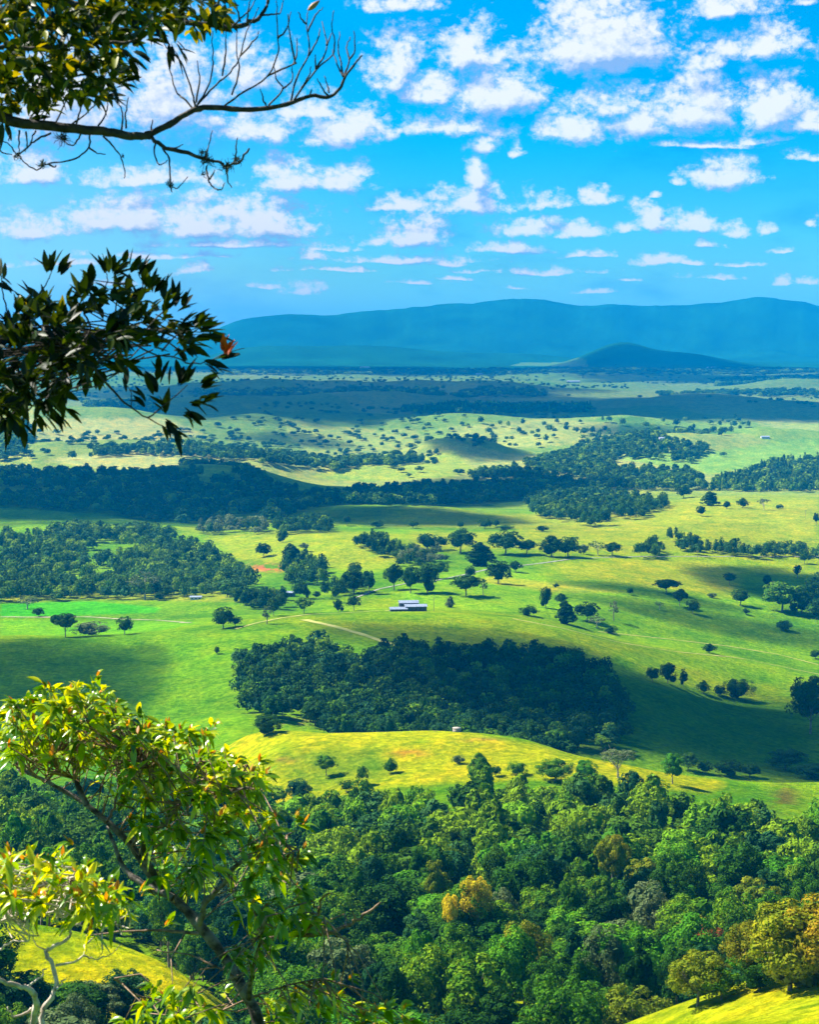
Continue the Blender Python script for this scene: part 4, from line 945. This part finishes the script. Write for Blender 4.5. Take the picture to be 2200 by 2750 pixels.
def overhead_tree():
    rng = np.random.default_rng(3); D = 7.5; px = D / F
    gx, gy = -3.4, 7.6; gz = float(height(np.array([gx]), np.array([gy]))[0])
    t = thing('overhanging_tree', 'dark silhouetted tree reaching in from the upper left with bare twigs and leafy sprays', 'tree', (0, 0, 0))
    mb = MB(); top = np.array([-2.7, 7.6, CAMZ + 3.4])
    mb.tube([(gx, gy, gz - .4), (gx + .1, gy, gz + 1.2), (gx + .35, gy, CAMZ + .2), (-2.95, 7.55, CAMZ + 1.6), top], [.20, .17, .14, .11, .07], 10)
    obj('trunk', mb.mesh('trunk', M['darkbark']), t)
    # main limb
    mb = MB()
    A = P3(0, 245, D); limb = smooth_line([(-330,330),(-200,265),(-90,245),(0,245),(33,258),(112,266),(200,274),(250,283),(300,287)], D, rng, .002)
    mb.tube(limb, np.linspace(14, 8.5, len(limb)) * px, 8)
    mb.tube([np.array([-2.98, 7.55, CAMZ + 1.2]), limb[0] * .5 + np.array([-2.98, 7.55, CAMZ + 1.2]) * .5, limb[0], limb[1]], [14 * px] * 4, 8)
    L = twig(mb, [(298,287),(320,280),(355,262),(408,232),(453,226),(528,231),(603,220),(653,202),(690,205),(715,188),(728,160),(750,132),(763,116)], D, 8 * px, 1.6 * px, rng, 8, .001)
    up = twig(mb, [(-200,-40),(-60,-20),(80,-5),(225,20),(300,35),(431,50),(488,58),(528,47),(553,28),(565,0),(572,-30)], D + .25, 9 * px, 3 * px, rng, 7)
    mb.tube([np.array([-2.85, 7.58, CAMZ + 2.0]), up[0], up[1]], [12 * px, 9 * px, 9 * px], 7)
    twig(mb, [(-200,90),(-60,100),(0,98),(62,100),(150,95),(225,90),(275,88),(325,60),(338,40)], D - .15, 6 * px, 2.2 * px, rng)
    low = twig(mb, [(300,287),(320,293),(350,312),(410,327),(453,342),(478,347),(503,342),(525,312)], D, 5.5 * px, 1.8 * px, rng)
    mid = smooth_line([(-380,770),(-200,760),(-60,745),(40,740),(110,735),(170,725),(230,700),(300,700),(360,695),(420,745)], D + .1, rng, .003)
    mb.tube(mid, np.linspace(11, 2.5, len(mid)) * px, 7)
    mb.tube([np.array([-3.05, 7.6, CAMZ - .2]), mid[0], mid[1]], [13 * px, 11 * px, 11 * px], 7)
    obj('limb', mb.mesh('limb', M['darkbark']), t)
    tw = [[(408,232),(385,205),(373,197),(363,170),(356,140),(351,112)],[(410,225),(405,195),(380,128),(353,105),(338,75)],[(413,215),(419,172),(415,128)],[(413,225),(438,182),(448,140),(447,110),(448,65)],
      [(415,222),(453,180),(485,152),(505,118),(518,68),(533,40),(545,15)],[(468,160),(475,110),(475,65)],[(505,118),(538,82),(545,65)],[(473,222),(503,200),(563,160),(585,110),(585,80),(583,32),(582,0)],[(585,80),(603,60),(613,25)],
      [(563,160),(618,135),(620,125),(608,62)],[(618,135),(625,110),(625,80)],[(620,125),(611,80),(606,30)],[(488,200),(503,152),(498,107),(498,67)],[(613,212),(625,162),(648,120),(650,87),(645,50),(648,25)],
      [(650,117),(670,82),(673,60)],[(648,67),(665,32),(680,15)],[(645,50),(634,40),(628,26)],[(618,212),(665,147),(700,115),(705,82),(698,60),(703,22)],[(665,145),(688,100),(678,45)],[(688,95),(698,70)],[(723,162),(710,135),(700,105)],
      [(723,160),(718,132),(713,105),(715,67)],[(725,162),(735,125),(730,100),(737,78)],[(735,125),(748,105),(745,65)],[(690,200),(678,185),(668,165)],[(693,195),(690,182),(683,160)],[(565,222),(595,190),(582,165),(575,135)],[(595,187),(615,170),(615,140)],
      [(560,222),(553,205),(548,187)],[(488,57),(505,40),(528,17),(540,-8)],[(553,32),(575,30),(590,26),(597,0)],[(505,45),(500,20),(492,0)],[(520,50),(522,20),(528,-5)],[(635,185),(650,160),(655,140)],[(653,200),(657,188)],[(665,145),(664,115)],
      [(435,350),(436,365),(440,382),(452,397),(465,399),(473,385)],[(478,350),(479,368),(480,382),(488,395)],[(430,335),(438,312),(447,275)],[(495,337),(497,315),(500,290)],[(342,312),(355,332),(357,362),(360,390),(375,395),(395,372)],
      [(327,300),(325,322),(335,347),(352,337)],[(350,312),(368,311),(385,304)],[(217,287),(235,305),(252,327),(262,357),(261,375)],[(188,285),(187,310),(165,330),(135,340),(100,345),(75,357),(52,342),(42,332),(37,322)],[(188,312),(200,321),(222,325)],
      [(107,280),(80,292),(62,305),(37,325),(20,305),(0,297),(-30,300)],[(75,275),(68,290),(62,305)],[(17,275),(19,288),(18,297)],[(40,275),(39,300),(40,320)],[(172,275),(165,292),(155,305),(140,302),(130,290)],[(205,268),(218,248),(226,225),(225,205)],
      [(255,275),(258,245),(254,225),(242,207)],[(265,270),(264,240),(270,205)],[(150,262),(180,240),(205,215)],[(87,260),(96,245),(102,225)],[(117,258),(130,230),(147,190)],[(60,255),(75,232),(82,215)],[(160,262),(170,225),(160,200)],
      [(440,378),(448,368),(452,358)],[(318,280),(319,265),(321,252)],[(100,345),(115,352),(117,347)],[(88,347),(90,335)],[(1,300),(2,320),(25,326)],[(357,390),(362,405)],[(340,60),(357,98),(375,122)],[(54,278),(57,300),(53,320)]]
    mb = MB()
    for q in tw: twig(mb, q, D + rng.uniform(-.12, .12) * 0 , 2.3 * px, .95 * px, rng, 5, .0012, rng.uniform(-.25, .25))
    obj('twigs', mb.mesh('twigs', M['darkbark']), t)
    # moss tufts
    for (u, v, r, n) in [(435,336,15,70),(478,349,13,55),(500,338,10,45),(357,388,9,35),(132,289,13,60),(88,347,8,30),(35,328,8,35),(425,320,7,20),(428,366,6,18),(258,328,4,12),(338,48,5,12)]:
        mb = MB()
        for _ in range(n):
            c = P3(u + rng.normal(0, r * .4), v + rng.normal(0, r * .3), D + rng.normal(0, .02)); e = c + rng.normal(size=3) * r * px * .6
            mb.tube([c, (c + e) / 2 + rng.normal(size=3) * px * 2, e], [1.0 * px, .7 * px, .3 * px], 3)
        obj('moss', mb.mesh('moss', M['moss']), t)
    mb = MB(); c = P3(660, 12, D); ax = P3(672, 2, D) - c; mb.tube([c - ax, c - ax * .5, c, c + ax * .6, c + ax * 1.1], [1.5 * px, 5 * px, 6 * px, 4 * px, 1 * px], 8)
    obj('seed_pod', mb.mesh('seed_pod', plain_mat('brown_pod', (.25,.10,.03), (.40,.18,.06), .6, 20)), t)
    # foliage: upper mass, extending above and left of the frame so that it shades itself
    LV = Leaves(); up_poly = [(-500,-260),(560,-260),(520,-20),(505,25),(470,45),(415,62),(395,78),(340,55),(300,78),(262,105),(275,150),(262,178),(225,200),(195,214),(140,205),(100,232),(40,232),(0,242),(-60,262),(-500,300)]
    cnt = 0
    while cnt < 690:
        u, v = (rng.uniform(-500, 560), rng.uniform(-260, 300)) if cnt < 270 else (rng.uniform(-40, 480), rng.uniform(-30, 245))
        if not inpoly(np.array([u]), np.array([v]), up_poly)[0]: continue
        if v > 60 and rng.random() < .12: continue
        cnt += 1; b = P3(u, v, D + rng.uniform(-.7, .9)); LV.rosette(rng, b, np.array([.5, rng.normal() * .5, .25]) + rng.normal(size=3) * .6, 5, 35 * px, 14.5 * px, 1.0, .2, (.48, .36))
    for (u, v, ax, ay) in [(375,105,.6,-.6),(365,85,.4,-.9),(262,105,.9,-.9),(275,120,.8,-1),(245,180,1,.1),(250,172,1,.25),(250,65,1,.1),(225,205,1,-.2),(300,60,.7,.2),(355,95,.1,-1),(60,245,1,.1),(10,262,.1,-1),(285,105,.7,-.9),(310,80,.8,-.1)]:
        LV.rosette(rng, P3(u, v, D), np.array([ax, 0, ay]), 3, 44 * px, 13 * px, .3, .1, (.1, .1))
    obj('foliage', LV.mesh('foliage', M['leaf_top']), t)
    # leafy spray below
    LS = Leaves(); mb = MB(); D2 = 7.0; p2 = D2 / F
    body = [(-300,640),(0,690),(60,640),(130,640),(180,590),(215,570),(300,575),(320,620),(350,650),(400,655),(440,700),(455,735),(400,745),(350,735),(300,740),(270,770),(230,790),(170,800),(130,830),(60,870),(0,890),(-300,900)]
    cnt = 0
    while cnt < 340:
        u, v = rng.uniform(-300, 460), rng.uniform(570, 900)
        if not inpoly(np.array([u]), np.array([v]), body)[0]: continue
        if u > 160 and rng.random() < .35: continue
        cnt += 1; b = P3(u, v, D2 + rng.uniform(-.45, .45)); out = np.array([(u - 60) / 300 + rng.normal() * .5, rng.normal() * .5, (735 - v) / 150 + rng.normal() * .5])
        LS.rosette(rng, b, out, 6, 43 * p2, 15.5 * p2, .8, .06, (.20, .25))
        j = mid[rng.integers(len(mid) // 2, len(mid))]
        if rng.random() < .5: mb.tube([b, b * .6 + j * .4 + rng.normal(size=3) * .03, j * .7 + b * .3 ], [1.0 * p2, 1.6 * p2, 2.0 * p2], 4)
    tips = [(108,572,.1,1,6),(122,575,.6,.7,4),(75,625,-.5,.8,3),(25,610,-.5,.7,3),(3,590,0,1,2),(222,572,-.1,1,5),(240,570,.5,.9,4),(268,565,.1,1,3),(290,572,.6,.7,6),(325,610,.5,.9,5),(340,625,.3,1,4),(365,640,.3,1,6),(385,650,.6,.8,5),
            (405,680,1,.5,5),(425,700,1,.4,5),(440,712,1,.1,5),(465,755,1,.3,3),(445,770,1,-.4,3),(430,760,.8,-.6,3),(360,765,0,-1,3),(395,800,.2,1,5),(375,810,.4,.9,5),(425,815,.7,.4,5),(430,845,.9,.3,5),(405,850,.8,-.1,6),(390,870,.7,-.4,6),
            (350,870,-.5,.5,5),(345,885,.6,-.9,5),(360,900,.4,-1,4),(325,820,-.3,1,4),(308,845,-.6,.6,4),(335,795,-.3,1,3),(268,815,.0,1,2),(100,855,.7,-.7,4),(115,870,.8,-.7,3),(75,875,.5,-.9,4),(45,890,.2,-1,4),(15,895,0,-1,5),(130,860,.9,-.5,4),(90,870,.7,-.8,3)]
    for (u, v, ax, ay, n) in tips: LS.rosette(rng, P3(u, v, D2 + rng.uniform(-.15, .15)), np.array([ax, rng.normal() * .2, ay]), n, 47 * p2, 15 * p2, .40, .04, (.08, .12))
    for q, r in [([(160,745),(200,780),(235,820),(270,855),(310,880),(350,900)],3.6),([(160,740),(190,690),(175,655),(200,640),(225,600),(222,572)],2.6),([(250,705),(320,745),(360,750),(400,765),(440,760),(470,745),(515,733)],2),([(230,700),(270,650),(300,610),(290,572)],2.6),
                 ([(60,700),(72,640),(95,600),(108,572)],2.6),([(30,690),(10,640),(2,600),(0,560)],2.2),([(310,880),(350,850),(395,810)],2),([(340,740),(380,700),(425,700)],2),([(277,860),(276,830),(268,812)],1.2),([(300,700),(340,660),(365,640)],2),([(0,735),(40,690),(75,625)],2)]:
        twig(mb, q, D2, r * p2, .9 * p2, rng, 5, .0015)
    obj('spray_leaves', LS.mesh('spray_leaves', M['leaf_top']), t); obj('spray_twigs', mb.mesh('spray_twigs', M['darkbark']), t)
    LR = Leaves()
    for (u, v, ax, ay) in [(470,738,.2,1),(474,742,.5,1)]: LR.rosette(rng, P3(u, v, D2 - .45), np.array([ax, 0, ay]), 4, 34 * p2, 14 * p2, .3, .02, (.1, .1))
    o = obj('dying_leaves', LR.mesh('dying_leaves', leaf_mat('rusty_leaf', [C(.45,.06,.008), C(.70,.12,.010), C(.75,.22,.02)], .45, .5, .3, 4, False)), t); o['label'] = 'rusty red leaves at the tip of the spray'
overhead_tree()

def leafy(name, label, seed, D, trunks, twigs, poly_list, tips, bark, root_line, count_scale=1.0, L=37, W=13):
    rng = np.random.default_rng(seed); px = D / F; t = thing(name, label, 'tree', (0, 0, 0)); mb = MB(); ends = []
    for pts, r0, r1, dd in trunks:
        ln = twig(mb, pts, D, r0 * px, r1 * px, rng, 9, .003, dd); ends.append(ln)
    for r in root_line: mb.tube(r[0], r[1], 9)
    obj('trunk', mb.mesh('trunk', bark), t)
    allp = np.vstack(ends); mb = MB()
    for pts, r in twigs: allp = np.vstack([allp, twig(mb, pts, D, r * px, r * .4 * px, rng, 6, .004, rng.uniform(-.3, .3))])
    LV = Leaves(); LN = Leaves()
    for poly, n, tint, newp, ydir in poly_list:
        us = [p[0] for p in poly]; vs = [p[1] for p in poly]; c = 0
        while c < n * count_scale:
            u, v = rng.uniform(min(us), max(us)), rng.uniform(min(vs), max(vs))
            if not inpoly(np.array([u]), np.array([v]), poly)[0]: continue
            c += 1; dep = rng.uniform(-.75, .75); b = P3(u, v, D + dep)
            axis = np.array([(u - 250) / 500 + rng.normal() * .5, rng.normal() * .5, ydir + rng.normal() * .3])
            LV.rosette(rng, b, axis, 7, L * px, W * px, .95, .45, tint)
            if rng.random() < newp: LN.rosette(rng, b, axis + np.array([0, 0, .9]), 2, L * .55 * px, W * .6 * px, .35, .05, (.3, .3))
            k = np.argmin(np.linalg.norm(allp - b, axis=1) + rng.uniform(0, .25, len(allp))); j = allp[k]
            m_ = (b + j) / 2 + rng.normal(size=3) * .05 - np.array([0, 0, .04]); mb.tube([j, m_ * .6 + j * .4, m_, b], [2.1 * px, 1.8 * px, 1.5 * px, 1.0 * px], 4)
    for (u, v, ax, ay, n) in tips:
        b = P3(u, v, D + rng.uniform(-.2, .2)); LV.rosette(rng, b, np.array([ax, 0, ay]), n, L * px, W * px, .6, .4, (.55, .25)); LN.rosette(rng, b, np.array([ax * .4, 0, 1]), 2, L * .6 * px, W * .6 * px, .3, .05, (.3, .3))
    obj('twigs', mb.mesh('twigs', M['palebark'] if name == 'gnarled_tree' else M['brownbark']), t)
    obj('foliage', LV.mesh('foliage', M['leaf_fg']), t)
    o = obj('new_leaves', LN.mesh('new_leaves', M['leaf_new']), t); o['label'] = 'upright orange new leaves'
    return t
def groundp(x, y): return float(height(np.array([x]), np.array([y]))[0])
D = 12.0; b0 = P3(560, 2200, D); gz = groundp(b0[0] + .5, b0[1])
leafy('leafy_tree', 'sunlit glossy-leaved tree leaning up from the bottom left with orange new leaves and lichened trunk', 11, D,
  [([(575,2260),(545,2156),(524,2102),(473,2018),(418,1946),(364,1891),(320,1851),(276,1782),(225,1731),(182,1695),(127,1662),(73,1633),(36,1620)], 15, 3, .6),
   ([(340,1870),(302,1793),(316,1756),(364,1720),(378,1695),(420,1680),(465,1669),(527,1658)], 8, 2.5, -.6),
   ([(418,1946),(432,1900),(460,1870),(500,1820),(560,1790),(620,1750)], 8, 2, -.4),
   ([(364,1891),(300,1860),(262,1830),(240,1780),(225,1740)], 9, 3, .3),
   ([(524,2102),(532,2040),(545,1986),(560,1930)], 7, 2.5, -.5),
   ([(182,1695),(162,1650),(152,1605),(120,1580)], 7, 2.5, .2)],
  [([(378,1695),(349,1651),(327,1636),(300,1590)],3.5),([(158,1640),(130,1625),(109,1596)],3),([(545,1986),(596,1970),(678,1967),(729,1951),(767,1926),(802,1900)],6.5),([(726,1951),(727,1938),(726,1924)],3),([(745,1942),(746,1930),(742,1917)],3),([(640,1965),(669,1925),(678,1891),(700,1881)],4.5),
   ([(672,1915),(662,1905),(656,1888)],3),([(418,1965),(360,1962),(300,1958),(230,1965),(180,1970)],4),([(500,2060),(440,2030),(400,2010),(330,2000)],3),([(690,1960),(720,1975),(735,1995)],3),([(678,1967),(690,1945),(682,1930)],3),([(225,1731),(240,1700),(250,1640)],4),([(465,1669),(500,1640),(520,1610)],3),
   ([(420,1680),(410,1640),(420,1590)],3),([(276,1782),(300,1730),(310,1650),(330,1600)],4),([(560,1790),(590,1800),(630,1790)],3),([(524,2102),(560,2090),(620,2070),(680,2060)],3.5),([(240,2060),(300,2100),(380,2110),(500,2130)],3)],
  [([(0,1560),(10,1500),(60,1455),(150,1450),(200,1445),(250,1485),(330,1520),(400,1545),(450,1545),(480,1590),(540,1610),(560,1640),(540,1665),(440,1650),(330,1640),(200,1615),(100,1590),(0,1600)], 290, (.62,.30), .5, .5),
   ([(190,1640),(330,1640),(540,1650),(560,1700),(440,1710),(260,1690)], 50, (.58,.28), .25, .2),
   ([(430,1720),(560,1700),(610,1730),(635,1800),(600,1860),(520,1870),(430,1820)], 46, (.60,.28), .4, .2),
   ([(250,1720),(430,1720),(440,1880),(330,1860)], 34, (.5,.28), .15, -.1),
   ([(560,2060),(680,2050),(720,2090),(860,2130),(870,2170),(560,2170)], 34, (.6,.28), .4, .3),
   ([(400,1880),(640,1860),(700,1900),(650,1960),(460,1960)], 26, (.5,.28), .2, -.1),
   ([(300,2070),(480,2080),(520,2160),(250,2160)], 18, (.55,.28), .25, .1),
   ([(420,1960),(520,1950),(600,1990),(560,2040),(440,2030)], 8, (.35,.25), .1, -.1)],
  [(205,1430,.3,1,5),(95,1450,-.8,.5,5),(30,1480,-.8,.4,4),(380,1540,.4,.8,5),(450,1530,.4,.8,5),(545,1605,.7,.5,6),(562,1630,.9,0,6),(620,1720,1,.1,5),(640,1735,.9,.2,3),(150,1775,-.8,.1,5),(640,1790,.9,.1,5),(810,1120+1000,.8,.3,4),(780,2130,.3,.6,4),(850,2125,.8,.4,4),(735,2060,.7,.4,5),(700,2060,.3,.8,4),(210,1500,-.2,.9,4)],
  M['lichen'], [([np.array([b0[0] + .55, b0[1], gz - .4]), np.array([b0[0] + .45, b0[1], gz + (b0[2] - gz) * .5]), P3(600, 2300, D), P3(574, 2256, D)], [.09, .07, .05, .046])])
D = 9.0; b1 = P3(60, 2260, D); gz = groundp(b1[0], b1[1])
leafy('gnarled_tree', 'low tree at the lower left corner with pale gnarled branches and yellow-orange leaves', 12, D,
  [([(80,2260),(87,2156),(91,2124),(113,2091),(116,2055),(105,2026),(98,2004),(120,1989),(145,1971),(145,1946),(131,1928),(110,1905)], 6.5, 2.6, .3),
   ([(50,2260),(69,2146),(76,2113),(69,2091),(51,2080),(22,2073),(0,2062),(-60,2040)], 8, 4, -.3),
   ([(-80,1960),(0,1942),(22,1931),(65,1928),(109,1920),(128,1895),(150,1880)], 4.5, 2.2, .2)],
  [([(145,1910),(160,1884),(156,1862),(140,1850)],2.6),([(-60,2010),(0,1997),(22,1982),(55,1982),(62,1970)],3.4),([(116,2033),(153,2026),(175,2011),(182,1989),(204,1968)],3),([(116,2084),(138,2062)],2.6),([(76,2113),(60,2130),(30,2140),(15,2120)],4),([(51,2080),(80,2060),(98,2040)],3),
   ([(120,1928),(100,1890),(90,1850)],3),([(65,1928),(50,1950),(48,1980)],2),([(175,2011),(200,2020),(230,2010),(260,1985)],2),([(145,1946),(180,1950),(210,1970),(215,2000),(205,2025)],1.8),([(131,1928),(170,1900),(190,1880)],2.6),([(98,2004),(75,1985),(62,1950)],1.8),([(230,1900),(235,1930),(250,1950)],2)],
  [([(-60,1800),(60,1805),(140,1820),(200,1850),(250,1880),(235,1925),(170,1910),(100,1905),(0,1900),(-60,1900)], 150, (.80,.26), .8, .5),
   ([(120,1880),(230,1890),(290,1900),(240,1950),(140,1945)], 16, (.6,.3), .6, .2)],
  [(60,1800,.2,1,4),(130,1810,.3,1,4),(185,1830,.5,.9,4),(230,1860,.6,.8,4),(295,1880,.8,.5,4),(190,1960,.3,-1,3),(20,1800,-.2,1,4),(350,1950,.6,.6,3)],
  M['palebark'], [([np.array([b1[0] - .1, b1[1], gz - .3]), np.array([b1[0], b1[1], gz + .6]), P3(70, 2330, D), P3(66, 2240, D)], [.06, .045, .03, .022])], 1.0, 46, 13)
# undergrowth in front at the bottom left: a bramble of thin stems rooted below
# ------------------------------------------------------------------ clouds above the frame whose shadows fall on the land
def cloud_mat(strength):
    m, N = new_mat('cloud_vapour'); tc = N.n('ShaderNodeTexCoord'); ob = tc.outputs['Object']
    r = N.vm('LENGTH', N.vm('MULTIPLY', ob, (1, 1, 0))); n = N.noise(ob, 2.2, 5, .6)
    al = N.ss(N.m('ADD', r, N.m('MULTIPLY', N.m('SUBTRACT', n, .5), 1.1)), .62, 1.0, strength, 0)
    p = N.n('ShaderNodeBsdfDiffuse'); p.inputs[0].default_value = (.9, .9, .92, 1); tr = N.n('ShaderNodeBsdfTransparent'); x = N.n('ShaderNodeMixShader')
    N.link(al, x.inputs[0]); tl = N.n('ShaderNodeBsdfTranslucent'); tl.inputs[0].default_value = (.95, .95, .97, 1); y = N.n('ShaderNodeMixShader'); y.inputs[0].default_value = .6; N.link(p.outputs[0], y.inputs[1]); N.link(tl.outputs[0], y.inputs[2])
    N.link(tr.outputs[0], x.inputs[1]); N.link(y.outputs[0], x.inputs[2])
    o = N.n('ShaderNodeOutputMaterial'); N.link(x.outputs[0], o.inputs[0]); return m
CM = {}
def cloud(u, v, hw, hd, strength=.86, alt=1300, rz=0, dmin=600):
    """Cloud whose shadow centre falls on the ground seen at (u, v); hw, hd half sizes in metres."""
    x, y, z = [float(t[0]) for t in hit([u], [v], dmin)]
    while True:
        k = alt / SUN[2]; c = (x + SUN[0] * k, y + SUN[1] * k, z + alt)
        if (c[2] - CAMZ - min(hw, hd) * .3) / (c[1] + hd) > .215: break
        alt *= 1.06
    if strength not in CM: CM[strength] = cloud_mat(strength)
    rng = np.random.default_rng(int(u + v)); V, Q = blob(rng, (0, 0, 0), (1, 1, 1), 24, 12)
    o = obj('cloud', mesh_np('cloud', V, Q, CM[strength], True)); o.location = c; o.scale = (hw, hd, max(30, min(hw, hd) * .25)); o.rotation_euler = (0, 0, rz); tag(o, kind='structure')
cloud(30, 1440, 115, 180, .66)
cloud(1180, 1470, 125, 150, .7); cloud(1500, 1520, 190, 170, .60); cloud(1720, 1560, 120, 260, .60); cloud(860, 1088, 190, 130, .75); cloud(700, 1080, 130, 120, .75)
cloud(1130, 1372, 190, 70, .5); cloud(1330, 1450, 90, 110, .8)
cloud(1660, 1235, 110, 150)
cloud(250, 1045, 480, 420); cloud(750, 1045, 420, 330); cloud(1080, 1030, 260, 330); cloud(60, 1075, 160, 170)
cloud(560, 862, 620, 900); cloud(850, 862, 560, 800); cloud(1120, 860, 560, 700); cloud(1400, 858, 600, 650); cloud(1680, 855, 560, 600); cloud(620, 806, 1300, 1100, .8); cloud(1620, 796, 1100, 1000, .8); cloud(1000, 785, 1300, 900, .8); cloud(1450, 776, 1500, 900, .8); cloud(560, 778, 1500, 1100, .85); cloud(1130, 845, 500, 380, .7); cloud(1000, 930, 130, 160, .8); cloud(620, 925, 160, 110, .55); cloud(1380, 912, 230, 120, .5); cloud(1300, 868, 900, 500, .95)  # the farthest few are added, out of view, to darken the pale plain
cloud(1350, 1245, 90, 40, .5); cloud(1500, 1310, 150, 60, .45)

# ------------------------------------------------------------------ haze
def haze():
    m, N = new_mat('air'); v = N.n('ShaderNodeVolumePrincipled')
    v.inputs['Color'].default_value = (.0, .39, 1.0, 1); v.inputs['Density'].default_value = 4.6e-5; v.inputs['Anisotropy'].default_value = 0.0
    o = N.n('ShaderNodeOutputMaterial'); N.link(v.outputs[0], o.inputs['Volume'])
    gm = bpy.data.objects['ground'].data; a = np.empty(len(gm.vertices) * 3, np.float32); gm.vertices.foreach_get('co', a); zz = a[2::3]
    print('ground z', zz.min(), zz.max())
    z0 = float(zz.min()) - 1.0; z1 = max(float(zz.max()) + 15, CAMZ + 12)
    mb = MB(); mb.box((0, 0, (z0 + z1) / 2), (53000, 53000, z1 - z0)); ob = obj('haze', mb.mesh('haze', m, False)); tag(ob, kind='stuff')
haze()
